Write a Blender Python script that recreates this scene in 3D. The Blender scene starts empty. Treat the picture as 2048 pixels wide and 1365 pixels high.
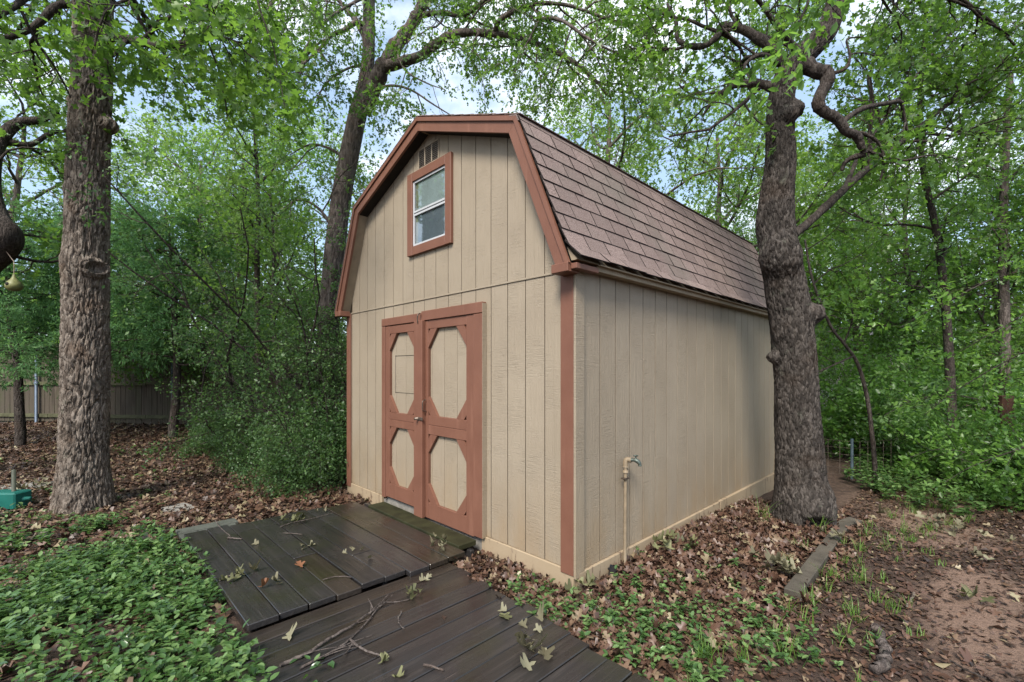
import bpy, bmesh, math, random
import numpy as np
from mathutils import Vector, Matrix, Quaternion

# ------------------------------------------------------------------ camera, sky, sun, exposure
SC = bpy.context.scene
COL = SC.collection
FPX, HOR, TH = 910.0, 740.0, math.radians(45.65)          # focal length and horizon in photo pixels, heading
FW = np.array([-math.sin(TH), math.cos(TH), 0.0]); RT = np.array([math.cos(TH), math.sin(TH), 0.0]); UP = np.array([0, 0, 1.0])
CAM = -(0.4496 * RT + 3.246 * FW); CAM[2] = 1.587
cd = bpy.data.cameras.new('camera'); cam = bpy.data.objects.new('camera', cd); COL.objects.link(cam)
cd.sensor_width = 36; cd.lens = FPX / 2048 * 36; cd.shift_y = (HOR - 682.5) / 2048
cd.clip_start = 0.05; cd.clip_end = 2000
cam.location = CAM; cam.rotation_euler = (math.radians(90), 0, TH)
SC.camera = cam

SUN_EL, SUN_AZ = math.radians(47), math.radians(-27)       # azimuth of the sun seen from the shed: 0 = along -Y, positive towards -X
sun_dir = np.array([-math.sin(SUN_AZ) * math.cos(SUN_EL), -math.cos(SUN_AZ) * math.cos(SUN_EL), math.sin(SUN_EL)])
world = bpy.data.worlds.new('World'); SC.world = world; world.use_nodes = True
wn, wl = world.node_tree.nodes, world.node_tree.links
for n in list(wn): wn.remove(n)
wo = wn.new('ShaderNodeOutputWorld'); bg = wn.new('ShaderNodeBackground'); sky = wn.new('ShaderNodeTexSky')
sky.sky_type = 'NISHITA'; sky.sun_disc = False; sky.sun_elevation = SUN_EL
sky.sun_rotation = math.atan2(sun_dir[0], sun_dir[1]); sky.air_density = 1.0; sky.dust_density = 1.5; sky.ozone_density = 1.2
tc = wn.new('ShaderNodeTexCoord'); mp = wn.new('ShaderNodeMapping'); mp.inputs['Scale'].default_value = (1.6, 1.6, 3.2); mp.inputs['Location'].default_value = (3.1, 1.7, .4)
cn = wn.new('ShaderNodeTexNoise'); cn.inputs['Scale'].default_value = 1.7; cn.inputs['Detail'].default_value = 7; cn.inputs['Roughness'].default_value = 0.55
cr = wn.new('ShaderNodeValToRGB'); cr.color_ramp.elements[0].position = 0.47; cr.color_ramp.elements[1].position = 0.66
mx = wn.new('ShaderNodeMix'); mx.data_type = 'RGBA'
mx.inputs[7].default_value = (7.4, 7.7, 8.1, 1)            # sunlit cloud, same units as the sky model
hz = wn.new('ShaderNodeMix'); hz.data_type = 'RGBA'; hz.inputs[0].default_value = 0.42; hz.inputs[7].default_value = (4.2, 5.6, 7.2, 1)
wl.new(tc.outputs['Generated'], mp.inputs[0]); wl.new(mp.outputs[0], cn.inputs['Vector']); wl.new(cn.outputs['Fac'], cr.inputs[0])
wl.new(sky.outputs[0], hz.inputs[6]); wl.new(hz.outputs[2], mx.inputs[6])
wl.new(cr.outputs[0], mx.inputs[0]); wl.new(mx.outputs[2], bg.inputs[0]); bg.inputs[1].default_value = 0.05
wl.new(bg.outputs[0], wo.inputs[0])
sd = bpy.data.lights.new('sun', 'SUN'); sun = bpy.data.objects.new('sun', sd); COL.objects.link(sun)
sd.energy = 1.5; sd.angle = math.radians(20); sd.color = (1.0, 0.945, 0.85)
sun.rotation_euler = Vector(sun_dir).to_track_quat('Z', 'Y').to_euler(); sun.location = (4, -6, 14)
VS = SC.view_settings; VS.view_transform = 'Standard'; VS.look = 'None'; VS.gamma = 1; VS.exposure = 2.15
SC.cycles.max_bounces = 7; SC.cycles.diffuse_bounces = 3; SC.cycles.transmission_bounces = 5; SC.cycles.transparent_max_bounces = 6
SC.cycles.caustics_reflective = False; SC.cycles.caustics_refractive = False; SC.cycles.sample_clamp_indirect = 8

# ------------------------------------------------------------------ helpers
rng = np.random.default_rng(7); random.seed(7)
def A(*v): return np.array(v, float)
def P(px, py, dep): return CAM + RT * ((px - 1024) / FPX * dep) + FW * dep + UP * ((HOR - py) / FPX * dep)
def sstep(a, b, x): t = np.clip((np.asarray(x, float) - a) / (b - a), 0, 1); return t * t * (3 - 2 * t)
def camxy(x, y):
    dx, dy = x - CAM[0], y - CAM[1]
    return dx * RT[0] + dy * RT[1], dx * FW[0] + dy * FW[1]
def proj(p):
    p = np.atleast_2d(p); la, de = camxy(p[:, 0], p[:, 1]); de = np.maximum(de, .05)
    return 1024 + FPX * la / de, HOR - FPX * (p[:, 2] - CAM[2]) / de, de
def _h(ix, iy, iz, s):
    n = (ix.astype(np.int64) * 374761393 + iy.astype(np.int64) * 668265263 + iz.astype(np.int64) * 2147483647 + s * 1274126177) & 0xffffffff
    n = ((n ^ (n >> 13)) * 1274126177) & 0xffffffff
    n = ((n ^ (n >> 16)) * 2246822519) & 0xffffffff
    return ((n ^ (n >> 15)) & 0xffffff) / float(0xffffff)
def vnoise(x, y, z=0.0, s=0):
    x = np.asarray(x, float); y = np.asarray(y, float) + 0 * x; z = np.asarray(z, float) + 0 * x
    ix, iy, iz = np.floor(x), np.floor(y), np.floor(z); fx, fy, fz = x - ix, y - iy, z - iz
    fx, fy, fz = [t * t * (3 - 2 * t) for t in (fx, fy, fz)]
    r = 0
    for a in (0, 1):
        for b in (0, 1):
            for c in (0, 1):
                r = r + (fx if a else 1 - fx) * (fy if b else 1 - fy) * (fz if c else 1 - fz) * _h(ix + a, iy + b, iz + c, s)
    return r * 2 - 1
def fbm(x, y, z=0.0, s=0, o=4):
    r, a, t = 0, 1.0, 0
    for i in range(o):
        r = r + a * vnoise(np.asarray(x) * 2 ** i, np.asarray(y) * 2 ** i, np.asarray(z) * 2 ** i, s + i * 7); t += a; a *= .5
    return r / t
def worley(u, v, per, s=0):          # F2 - F1, periodic in u
    iu, iv = np.floor(u), np.floor(v); f1 = np.full(u.shape, 9.0); f2 = f1.copy()
    for a in (-1, 0, 1):
        for b in (-1, 0, 1):
            cu, cv = iu + a, iv + b; w = np.mod(cu, per)
            d = np.hypot(cu + .15 + .7 * _h(w, cv, w * 0, s) - u, cv + .15 + .7 * _h(w, cv, w * 0, s + 5) - v)
            f2 = np.where(d < f1, f1, np.minimum(f2, d)); f1 = np.minimum(f1, d)
    return f2 - f1

def wloc(o):
    v = Vector((0, 0, 0))
    while o is not None: v = v + o.location; o = o.parent
    return np.array(v)
def link(o, parent=None):
    COL.objects.link(o)
    if parent is not None: o.parent = parent
    return o
def tag(o, label=None, cat=None, group=None, kind=None):
    if label: o['label'] = label
    if cat: o['category'] = cat
    if group: o['group'] = group
    if kind: o['kind'] = kind
    return o
def thing(name, label, cat, loc=(0, 0, 0), group=None):
    o = bpy.data.objects.new(name, None); o.location = loc; o.empty_display_size = .2
    return tag(link(o), label, cat, group)
def fmesh(name, V, F, mat=None, smooth=False, attrs=None):
    V = np.ascontiguousarray(V, np.float32); F = np.ascontiguousarray(F, np.int32)
    me = bpy.data.meshes.new(name); k = F.shape[1]
    me.vertices.add(len(V)); me.vertices.foreach_set('co', V.ravel())
    me.loops.add(F.size); me.loops.foreach_set('vertex_index', F.ravel())
    me.polygons.add(len(F)); me.polygons.foreach_set('loop_start', np.arange(0, F.size, k, dtype=np.int32))
    if smooth or not attrs: me.polygons.foreach_set('use_smooth', np.full(len(F), bool(smooth)))
    for kx, v in (attrs or {}).items():
        at = me.attributes.new(kx, 'FLOAT', 'POINT'); at.data.foreach_set('value', np.ascontiguousarray(v, np.float32))
    if mat: me.materials.append(mat)
    me.update(calc_edges=True)
    return me
def mobj(name, V, F, mat, parent=None, smooth=False, attrs=None, loc=None):
    V = np.asarray(V, float)
    o0 = wloc(parent) if parent is not None else np.zeros(3)
    if loc is None: loc = np.zeros(3) if parent is not None else A(V[:, 0].mean(), V[:, 1].mean(), V[:, 2].min())
    o = bpy.data.objects.new(name, fmesh(name, V - o0 - loc, F, mat, smooth, attrs)); o.location = loc
    return link(o, parent)
_bx = {}
def boxmesh(dx, dy, dz, bev, mat):
    k = (round(dx, 4), round(dy, 4), round(dz, 4), bev, mat.name)
    if k not in _bx:
        bm = bmesh.new(); bmesh.ops.create_cube(bm, size=1)
        for v in bm.verts: v.co = Vector((v.co.x * dx, v.co.y * dy, v.co.z * dz))
        if bev: bmesh.ops.bevel(bm, geom=list(bm.edges), offset=bev, segments=1, affect='EDGES')
        me = bpy.data.meshes.new('board'); bm.to_mesh(me); bm.free(); me.materials.append(mat); _bx[k] = me
    return _bx[k]
def board(name, c, d, mat, parent=None, rot=None, bev=.003):
    o = bpy.data.objects.new(name, boxmesh(d[0], d[1], d[2], bev, mat))
    o.location = np.asarray(c, float) - (wloc(parent) if parent is not None else 0)
    if rot is not None: o.rotation_euler = rot
    return link(o, parent)
def bspan(name, lo, hi, mat, parent=None, bev=.003):
    lo, hi = np.asarray(lo, float), np.asarray(hi, float)
    return board(name, (lo + hi) / 2, hi - lo, mat, parent, None, bev)
def prism(name, poly, y0, y1, mat, parent=None):            # poly in (x, z), extruded along y
    n = len(poly); V = [(x, y0, z) for x, z in poly] + [(x, y1, z) for x, z in poly]
    bm = bmesh.new(); vs = [bm.verts.new(v) for v in V]
    bm.faces.new(vs[:n]); bm.faces.new(vs[n:][::-1])
    for i in range(n): bm.faces.new((vs[i], vs[n + i], vs[n + (i + 1) % n], vs[(i + 1) % n]))
    bmesh.ops.recalc_face_normals(bm, faces=bm.faces)
    me = bpy.data.meshes.new(name); bm.to_mesh(me); bm.free(); me.materials.append(mat)
    o = bpy.data.objects.new(name, me)
    if parent is not None: o.location = -wloc(parent)
    return link(o, parent)
def unit(v): v = np.asarray(v, float); return v / (np.linalg.norm(v, axis=-1, keepdims=True) + 1e-9)
def catmull(pts, n):
    pts = np.asarray(pts, float); q = np.vstack([2 * pts[0] - pts[1], pts, 2 * pts[-1] - pts[-2]])
    out = []
    for i in range(1, len(q) - 2):
        t = np.linspace(0, 1, n, endpoint=False)[:, None]; a, b, c, d = q[i - 1], q[i], q[i + 1], q[i + 2]
        out.append(.5 * (2 * b + (c - a) * t + (2 * a - 5 * b + 4 * c - d) * t ** 2 + (3 * b - a - 3 * c + d) * t ** 3))
    return np.vstack(out + [pts[-1:]])
def tube_arrays(paths, sides=6, cap=True):
    Vs, Fs, off = [], [], 0
    ang = np.arange(sides) / sides * 2 * math.pi; ca, sa = np.cos(ang), np.sin(ang); ar = np.arange(sides); ar2 = (ar + 1) % sides
    for pts, rad in paths:
        pts = np.asarray(pts, float); n = len(pts); rad = np.asarray(rad, float)
        t = np.empty_like(pts); t[1:-1] = pts[2:] - pts[:-2]; t[0] = pts[1] - pts[0]; t[-1] = pts[-1] - pts[-2]; t = unit(t)
        ref = A(0.31, 0.2, 0.93) if abs(t[0][2]) < .8 else A(1, .1, 0)
        a = unit(np.cross(t, ref)); b = np.cross(t, a)
        V = pts[:, None, :] + rad[:, None, None] * (ca[None, :, None] * a[:, None, :] + sa[None, :, None] * b[:, None, :])
        Vs.append(V.reshape(-1, 3))
        i = np.arange(n - 1)[:, None] * sides
        Fs.append((np.stack([i + ar, i + ar2, i + sides + ar2, i + sides + ar], -1) + off).reshape(-1, 4))
        if cap and sides >= 4:
            for base in (0, (n - 1) * sides):
                for k in range(1, sides - 2, 2): Fs.append(np.array([[off + base, off + base + k, off + base + k + 1, off + base + min(k + 2, sides - 1)]]))
        off += n * sides
    return np.vstack(Vs), np.vstack(Fs)
def tube(name, pts, rad, mat, parent=None, sides=8, smooth=True):
    r = rad if np.ndim(rad) else np.full(len(pts), rad)
    V, F = tube_arrays([(pts, r)], sides); return mobj(name, V, F, mat, parent, smooth)

# ------------------------------------------------------------------ materials
class NT:
    def __init__(s, name):
        s.m = bpy.data.materials.new(name); s.m.use_nodes = True; s.t = s.m.node_tree
        s.t.nodes.clear(); s.out = s.n('ShaderNodeOutputMaterial')
    def n(s, ty, **kw):
        o = s.t.nodes.new(ty)
        for k, v in kw.items():
            if k.startswith('_'): setattr(o, k[1:], v)
            else: s.set(o, k.replace('__', ' '), v)
        return o
    def set(s, o, k, v):
        i = o.inputs[int(k[1:])] if k[0] == 'i' and k[1:].isdigit() else o.inputs[k]
        if hasattr(v, 'links') or isinstance(v, bpy.types.NodeSocket): s.t.links.new(v, i)
        else: i.default_value = v
    def pos(s, obj=True): return s.n('ShaderNodeTexCoord').outputs['Object'] if obj else s.n('ShaderNodeNewGeometry').outputs['Position']
    def map(s, v, scale, rot=(0, 0, 0), loc=None):
        o = s.n('ShaderNodeMapping', Vector=v, Scale=scale, Rotation=rot)
        if loc is not None: s.set(o, 'Location', loc)
        return o.outputs[0]
    def noise(s, v, sc, det=4, ro=.55, dist=0): return s.n('ShaderNodeTexNoise', Vector=v, Scale=sc, Detail=det, Roughness=ro, Distortion=dist).outputs['Fac']
    def ramp(s, f, *st):
        o = s.n('ShaderNodeValToRGB', Fac=f); e = o.color_ramp.elements
        while len(e) < len(st): e.new(.5)
        for i, (p, c) in enumerate(st): e[i].position = p; e[i].color = (c, c, c, 1) if np.ndim(c) == 0 else tuple(c) + (1,)
        return o.outputs[0]
    def mix(s, f, a, b, mode='MIX'):
        o = s.n('ShaderNodeMix', _data_type='RGBA', _blend_type=mode)
        for i, v in ((0, f), (6, a), (7, b)):
            if not isinstance(v, bpy.types.NodeSocket) and i > 0 and len(v) == 3: v = tuple(v) + (1,)
            s.set(o, 'i%d' % i, v)
        return o.outputs[2]
    def math(s, op, a, b=0.0):
        o = s.n('ShaderNodeMath', _operation=op); s.set(o, 'i0', a); s.set(o, 'i1', b); return o.outputs[0]
    def bump(s, h, st, d=.01, nrm=None):
        o = s.n('ShaderNodeBump', Height=h, Strength=st, Distance=d)
        if nrm: s.set(o, 'Normal', nrm)
        return o.outputs[0]
    def rnd(s): return s.n('ShaderNodeObjectInfo').outputs['Random']
    def objoff(s, v):         # shift the texture by a random amount per object
        cm = s.n('ShaderNodeCombineXYZ'); r = s.rnd()
        for i, k in enumerate((31.0, 17.0, 53.0)): s.set(cm, 'i%d' % i, s.math('MULTIPLY', r, k))
        return s.n('ShaderNodeVectorMath', _operation='ADD', i0=v, i1=cm.outputs[0]).outputs[0]
    def pbr(s, col, rough=.6, nrm=None, spec=.3, metal=0.0):
        o = s.n('ShaderNodeBsdfPrincipled'); s.set(o, 'Base Color', col if isinstance(col, bpy.types.NodeSocket) else tuple(col) + (1,))
        s.set(o, 'Roughness', rough); s.set(o, 'Specular IOR Level', spec); s.set(o, 'Metallic', metal)
        if nrm: s.set(o, 'Normal', nrm)
        return o.outputs[0]
    def done(s, sh): s.t.links.new(sh, s.out.inputs[0]); return s.m

def m_siding():
    t = NT('painted_siding'); p = t.pos(False); q = t.objoff(p)
    g1 = t.noise(t.map(q, (9, 9, 170)), 1.0, 3, .6, .9)          # rough-sawn cross ridges
    g2 = t.noise(t.map(q, (26, 26, 2.2)), 1.0, 4, .6, 1.6)       # long grain
    g3 = t.noise(q, 3.2, 3)
    hmix = t.mix(t.ramp(g3, (.40, 0), (.60, 1)), g1, g2)
    nrm = t.bump(hmix, .6, .010)
    sep = t.n('ShaderNodeSeparateXYZ', Vector=p).outputs[2]
    st = t.math('MULTIPLY', t.ramp(sep, (.12, 1), (.85, 0)), t.ramp(t.noise(t.map(p, (5, 5, 2.0)), 1.0, 5), (.36, .15), (.66, 1)))
    base = t.mix(t.ramp(t.noise(p, 1.4, 4), (.3, 0), (.7, 1)), (.250, .204, .152), (.294, .243, .183))
    base = t.mix(t.math('MULTIPLY', t.rnd(), .30), base, (.236, .190, .134))
    base = t.mix(t.math('MULTIPLY', st, .55), base, (.25, .165, .085))
    streak = t.ramp(t.noise(t.map(p, (14, 14, .55)), 1.0, 5, .6), (.60, 0), (.78, 1))
    base = t.mix(t.math('MULTIPLY', streak, .42), base, (.19, .155, .11))
    chip = t.ramp(t.noise(t.map(q, (22, 22, 12)), 1.0, 3, .6), (.765, 0), (.785, 1))
    base = t.mix(chip, base, (.17, .10, .065))
    return t.done(t.pbr(base, t.ramp(g2, (.3, .5), (.7, .68)), nrm, .35))
def m_skirt():
    t = NT('peeling_skirt_paint'); p = t.pos(False)
    pe = t.ramp(t.noise(t.map(p, (30, 30, 4.5)), 1.0, 5, .65, .6), (.57, 0), (.60, 1))
    near = t.n('ShaderNodeSeparateXYZ', Vector=p)
    msk = t.math('MULTIPLY', pe, t.ramp(t.noise(p, 2.3, 2), (.42, 0), (.55, 1)))
    c = t.mix(t.noise(p, 5, 4), (.28, .21, .135), (.33, .258, .178))
    c = t.mix(msk, c, (.15, .10, .07))
    nrm = t.bump(t.math('MULTIPLY', msk, -1.0), .6, .006, t.bump(t.noise(t.map(p, (20, 20, 2)), 1., 4), .3, .004))
    return t.done(t.pbr(c, .65, nrm, .3))
def m_trim():
    t = NT('rust_red_trim_paint'); p = t.pos(False); q = t.objoff(p)
    c = t.mix(t.ramp(t.noise(q, 4, 5), (.3, 0), (.7, 1)), (.138, .059, .038), (.168, .075, .049))
    c = t.mix(t.math('MULTIPLY', t.ramp(t.noise(t.map(q, (12, 12, 1.2)), 1.0, 4), (.58, 0), (.8, 1)), .4), c, (.29, .145, .10))
    ch = t.ramp(t.noise(q, 24, 3, .6), (.74, 0), (.76, 1))
    c = t.mix(ch, c, (.10, .05, .035))
    nrm = t.bump(t.noise(t.map(q, (60, 60, 6)), 1., 4, .6, .5), .35, .004)
    return t.done(t.pbr(c, .55, nrm, .35))
def m_shingle():
    t = NT('asphalt_shingle'); p = t.pos(False)
    gr = t.n('ShaderNodeTexVoronoi', Vector=p, Scale=330.0).outputs['Color']
    gv = t.n('ShaderNodeSeparateColor', Color=gr).outputs[0]
    c = t.ramp(gv, (.05, (.085, .060, .054)), (.45, (.195, .142, .128)), (.95, (.35, .272, .248)))
    c = t.mix(t.math('MULTIPLY', t.rnd(), .5), c, (.105, .078, .071))
    c = t.mix(t.math('MULTIPLY', t.ramp(t.noise(p, 1.1, 4), (.52, 0), (.72, 1)), .35), c, (.12, .125, .10))
    return t.done(t.pbr(c, .9, t.bump(gv, .5, .003), .15))
def m_deck():
    t = NT('wet_deck_wood'); p = t.pos(True); q = t.objoff(p); w = t.pos(False)
    gr = t.noise(t.map(q, (1.6, 34, 34)), 1., 5, .65, .7); fn = t.noise(t.map(q, (5, 150, 150)), 1., 3, .6)
    c = t.ramp(gr, (.3, (.008, .007, .0065)), (.52, (.023, .0185, .0165)), (.78, (.064, .053, .047)))
    c = t.mix(.55, c, t.ramp(t.rnd(), (.0, (.030, .022, .016)), (.3, (.017, .016, .0165)), (.65, (.030, .0295, .032)), (1., (.022, .020, .019))))
    moss = t.math('MULTIPLY', t.ramp(t.noise(w, 2.0, 4), (.50, 0), (.72, 1)), .55)
    c = t.mix(moss, c, (.024, .025, .009))
    wear = t.math('MULTIPLY', t.ramp(fn, (.62, 0), (.74, 1)), t.ramp(t.noise(w, 3.1, 4), (.5, 0), (.7, 1)))
    c = t.mix(t.math('MULTIPLY', wear, .6), c, (.13, .105, .09))
    wet = t.ramp(t.noise(w, 2.6, 3), (.38, .13), (.64, .42))
    nrm = t.bump(gr, .55, .006, t.bump(fn, .3, .002))
    return t.done(t.pbr(c, wet, nrm, .5))
def m_simple(name, col, rough=.6, spec=.3, metal=0., var=.25, sc=8., bump=.0, bsc=40.):
    t = NT(name); p = t.pos(False); c2 = tuple(x * (1 - var) for x in col)
    c = t.mix(t.ramp(t.noise(p, sc, 5, .6), (.3, 0), (.7, 1)), c2, tuple(min(1, x * (1 + var * .6)) for x in col))
    n = t.bump(t.noise(p, bsc, 4, .6), bump, .005) if bump else None
    return t.done(t.pbr(c, rough, n, spec, metal))
def m_bark(name, c0, c1, c2, sc):
    t = NT(name); p = t.pos(False)
    f = t.noise(t.map(p, (sc, sc, sc * .22)), 1., 6, .7, .5); g = t.noise(p, 2.2, 4)
    c = t.ramp(f, (.25, c0), (.55, c1), (.85, c2)); c = t.mix(t.math('MULTIPLY', t.ramp(g, (.45, 0), (.7, 1)), .35), c, tuple(x * 1.25 for x in c1))
    f2 = t.noise(t.map(p, (sc * 3, sc * 3, sc)), 1., 5, .7)
    wv = t.n('ShaderNodeVectorMath', _operation='ADD', i0=p, i1=t.n('ShaderNodeTexNoise', Vector=p, Scale=14., Detail=3.).outputs['Color']).outputs[0]
    vo = t.n('ShaderNodeTexVoronoi', _feature='F1', Vector=t.map(t.mix(.965, wv, p), (sc * 1.5, sc * 1.5, sc * .42)), Scale=1.0); pl = t.n('ShaderNodeSeparateColor', Color=vo.outputs['Color']).outputs[0]
    c = t.mix(.55, c, t.ramp(pl, (.1, c0), (.5, c1), (.95, c2)))
    li = t.ramp(t.noise(p, 7., 5, .65), (.60, 0), (.70, 1)); c = t.mix(t.math('MULTIPLY', li, .35), c, (.19, .20, .155))
    br = t.ramp(t.noise(p, 3.1, 4), (.55, 0), (.72, 1)); c = t.mix(t.math('MULTIPLY', br, .35), c, (c1[0] * 1.1, c1[1] * .82, c1[2] * .6))
    nv = t.bump(t.math('MULTIPLY', vo.outputs['Distance'], -1.0), .9, .02, t.bump(f, .7, .02))
    return t.done(t.pbr(c, .9, t.bump(f2, .9, .014, nv), .15))
def m_leaf(name, dark, mid, light, trans, tf=.38, rough=.42, spec=.4):
    t = NT(name); a = t.n('ShaderNodeAttribute', _attribute_name='tint').outputs['Fac']
    c = t.ramp(a, (0., dark), (.5, mid), (1., light))
    tr = t.n('ShaderNodeBsdfTranslucent', Color=t.mix(.5, t.mix(1.0, c, (2.6, 2.6, 1.8), 'MULTIPLY'), trans)).outputs[0]
    sh = t.n('ShaderNodeMixShader', Fac=tf); t.t.links.new(t.pbr(c, rough, None, spec), sh.inputs[1]); t.t.links.new(tr, sh.inputs[2])
    return t.done(sh.outputs[0])
def m_litter():
    t = NT('dead_leaf'); a = t.n('ShaderNodeAttribute', _attribute_name='tint').outputs['Fac']; p = t.pos(False)
    c = t.ramp(a, (0., (.022, .013, .009)), (.35, (.078, .039, .025)), (.62, (.135, .078, .050)), (.85, (.20, .145, .090)), (1., (.26, .225, .13)))
    c = t.mix(t.math('MULTIPLY', t.noise(p, 30, 3), .4), c, (.06, .035, .028))
    return t.done(t.pbr(c, .45, None, .4))
def m_ground():
    t = NT('forest_soil'); p = t.pos(False)
    n1 = t.noise(p, 1.1, 5, .6); n2 = t.noise(p, 16, 6, .7); n3 = t.noise(p, 70, 4, .7)
    soil = t.ramp(n2, (.3, (.036, .023, .018)), (.55, (.082, .053, .040)), (.8, (.17, .115, .088)))
    sand = t.mix(n3, (.14, .090, .066), (.30, .197, .148))
    sep = t.n('ShaderNodeSeparateXYZ', Vector=p)
    path = t.n('ShaderNodeAttribute', _attribute_name='bare').outputs['Fac']
    c = t.mix(t.ramp(t.math('ADD', path, t.math('MULTIPLY', n2, .5)), (.45, 0), (.85, 1)), soil, sand)
    return t.done(t.pbr(c, .8, t.bump(n2, 1.0, .05, t.bump(n3, .8, .015)), .25))

M = dict(siding=m_siding(), skirt=m_skirt(), trim=m_trim(), shingle=m_shingle(), deck=m_deck(), litter=m_litter(), ground=m_ground())
M['bark_l'] = m_bark('furrowed_grey_bark', (.050, .038, .031), (.165, .134, .111), (.32, .275, .235), 26)
M['bark_r'] = m_bark('dark_plated_bark', (.020, .017, .0155), (.058, .049, .043), (.150, .129, .115), 34)
M['bark_m'] = m_bark('grey_brown_bark', (.045, .037, .034), (.105, .085, .077), (.19, .16, .145), 22)
M['bark_d'] = m_bark('dark_branch_bark', (.022, .018, .016), (.052, .042, .037), (.10, .083, .074), 30)
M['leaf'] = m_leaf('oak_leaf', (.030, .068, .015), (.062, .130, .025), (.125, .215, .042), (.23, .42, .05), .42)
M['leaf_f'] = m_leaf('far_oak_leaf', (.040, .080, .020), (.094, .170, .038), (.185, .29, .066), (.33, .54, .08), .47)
M['leaf_s'] = m_leaf('glossy_shrub_leaf', (.020, .046, .017), (.050, .102, .034), (.120, .200, .072), (.19, .35, .07), .36, .42, .32)
M['leaf_b'] = m_leaf('bright_understory_leaf', (.028, .068, .019), (.068, .144, .033), (.150, .265, .058), (.27, .50, .07), .43, .38, .45)
M['leaf_v'] = m_leaf('vine_groundcover_leaf', (.018, .046, .014), (.060, .124, .034), (.175, .265, .098), (.20, .36, .06), .25, .26, .6)
M['juniper'] = m_leaf('juniper_spray', (.034, .086, .038), (.078, .168, .068), (.135, .245, .098), (.22, .44, .13), .38, .7, .2)
M['grass'] = m_leaf('grass_blade', (.05, .11, .02), (.10, .19, .035), (.17, .26, .06), (.24, .42, .06), .4)
# ------------------------------------------------------------------ ground
W, L = 3.66, 4.88
def gh(x, y):
    x = np.asarray(x, float); y = np.asarray(y, float); la, de = camxy(x, y)
    z = .22 * sstep(6.5, 11.5, de) * sstep(1.0, -3.0, la)                  # the yard climbs a little to the back fence
    z = z - .10 * sstep(2.4, 5.0, y) * sstep(-.6, .2, x) * sstep(9, 5, y)   # and falls along the far side of the shed
    z = z + .045 * sstep(.25, .6, y + .2 * vnoise(y * 2, x)) * np.exp(-((x - .45) / .4) ** 2) * sstep(3.6, 2.4, y)   # leaf bed by the wall
    z = z - .035 * np.exp(-((x - 1.9) / .5) ** 2) * sstep(-.5, 1, y) * sstep(6, 4, y)                                # worn path
    far = sstep(.2, 1.2, np.hypot(np.clip(np.abs(x + 1.2) - 2.2, 0, 9), np.clip(np.abs(y + 1) - 1.2, 0, 9)))
    z = z + fbm(x * .7, y * .7, 0, 3, 3) * .05 * far + fbm(x * 4, y * 4, 0, 9, 4) * .014
    return z
def bare_at(x, y):                                   # worn bare earth along the path
    b = np.exp(-((x - 1.95 - .25 * np.sin(y * 1.3)) / .44) ** 2) * sstep(-2.5, -1, y) * sstep(9, 6, y) * np.clip(.75 + 1.5 * fbm(x * 1.3, y * 1.3, 0, 77, 3), 0, 1)
    return np.clip(b + .35 * np.exp(-((x - 1.0) / .5) ** 2 - ((y - 4.6) / 1.2) ** 2), 0, 1)
def axis(lo, hi, a, b, st):
    mid = np.arange(a, b + st, st); s, r = [], st
    q = a
    while q > lo: r *= 1.22; q -= r; s.append(q)
    left = s[::-1]; s, r, q = [], st, mid[-1]
    while q < hi: r *= 1.22; q += r; s.append(q)
    return np.concatenate([left, mid, s])
gx, gy = axis(-420, 420, -7.5, 3.6, .05), axis(-420, 420, -3.6, 7.5, .05)
X, Y = np.meshgrid(gx, gy, indexing='ij'); Z = gh(X, Y)
nx, ny = len(gx), len(gy); i = (np.arange(nx - 1)[:, None] * ny + np.arange(ny - 1)).ravel()
ground = mobj('ground', np.stack([X.ravel(), Y.ravel(), Z.ravel()], 1), np.stack([i, i + ny, i + ny + 1, i + 1], 1), M['ground'], None, True, {'bare': bare_at(X.ravel(), Y.ravel())}, loc=np.zeros(3))
tag(ground, 'leaf strewn reddish brown woodland soil around the shed', 'ground', kind='structure')

# ------------------------------------------------------------------ shed
BEIGE, RED = M['siding'], M['trim']
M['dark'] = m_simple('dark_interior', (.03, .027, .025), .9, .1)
M['soffit'] = m_simple('soffit_paint', (.27, .214, .15), .65, .2, var=.15, bump=.2)
M['alum'] = m_simple('pale_aluminium', (.42, .43, .45), .4, .5, .0, var=.08)
M['curtain'] = m_simple('pale_blind', (.42, .45, .44), .8, .2, var=.18, sc=5)
M['screen'] = m_simple('insect_screen', (.17, .185, .21), .7, .2, var=.10, sc=6)
M['ventgrey'] = m_simple('vent_louvre_grey', (.19, .17, .15), .5, .4, var=.3, sc=20)
M['steel'] = m_simple('rusty_steel', (.14, .11, .09), .45, .5, .7, var=.5, sc=30)
M['conc'] = m_simple('grey_concrete', (.22, .205, .185), .85, .2, var=.3, sc=12, bump=.5)
def m_glass():
    t = NT('window_glass'); fr = t.n('ShaderNodeLayerWeight', Blend=.5).outputs['Facing']
    sh = t.n('ShaderNodeMixShader', Fac=t.math('ADD', t.math('MULTIPLY', t.math('POWER', fr, 3.0), .75), .07))
    t.t.links.new(t.n('ShaderNodeBsdfTransparent', Color=(.86, .9, .9, 1)).outputs[0], sh.inputs[1])
    t.t.links.new(t.n('ShaderNodeBsdfGlossy', Color=(.9, .95, 1, 1), Roughness=.03).outputs[0], sh.inputs[2]); return t.done(sh.outputs[0])
M['glass'] = m_glass()
shed = thing('shed', 'tan wooden barn shed with brown gambrel roof and rust red trim', 'shed', (-W / 2, L / 2, 0))

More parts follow.
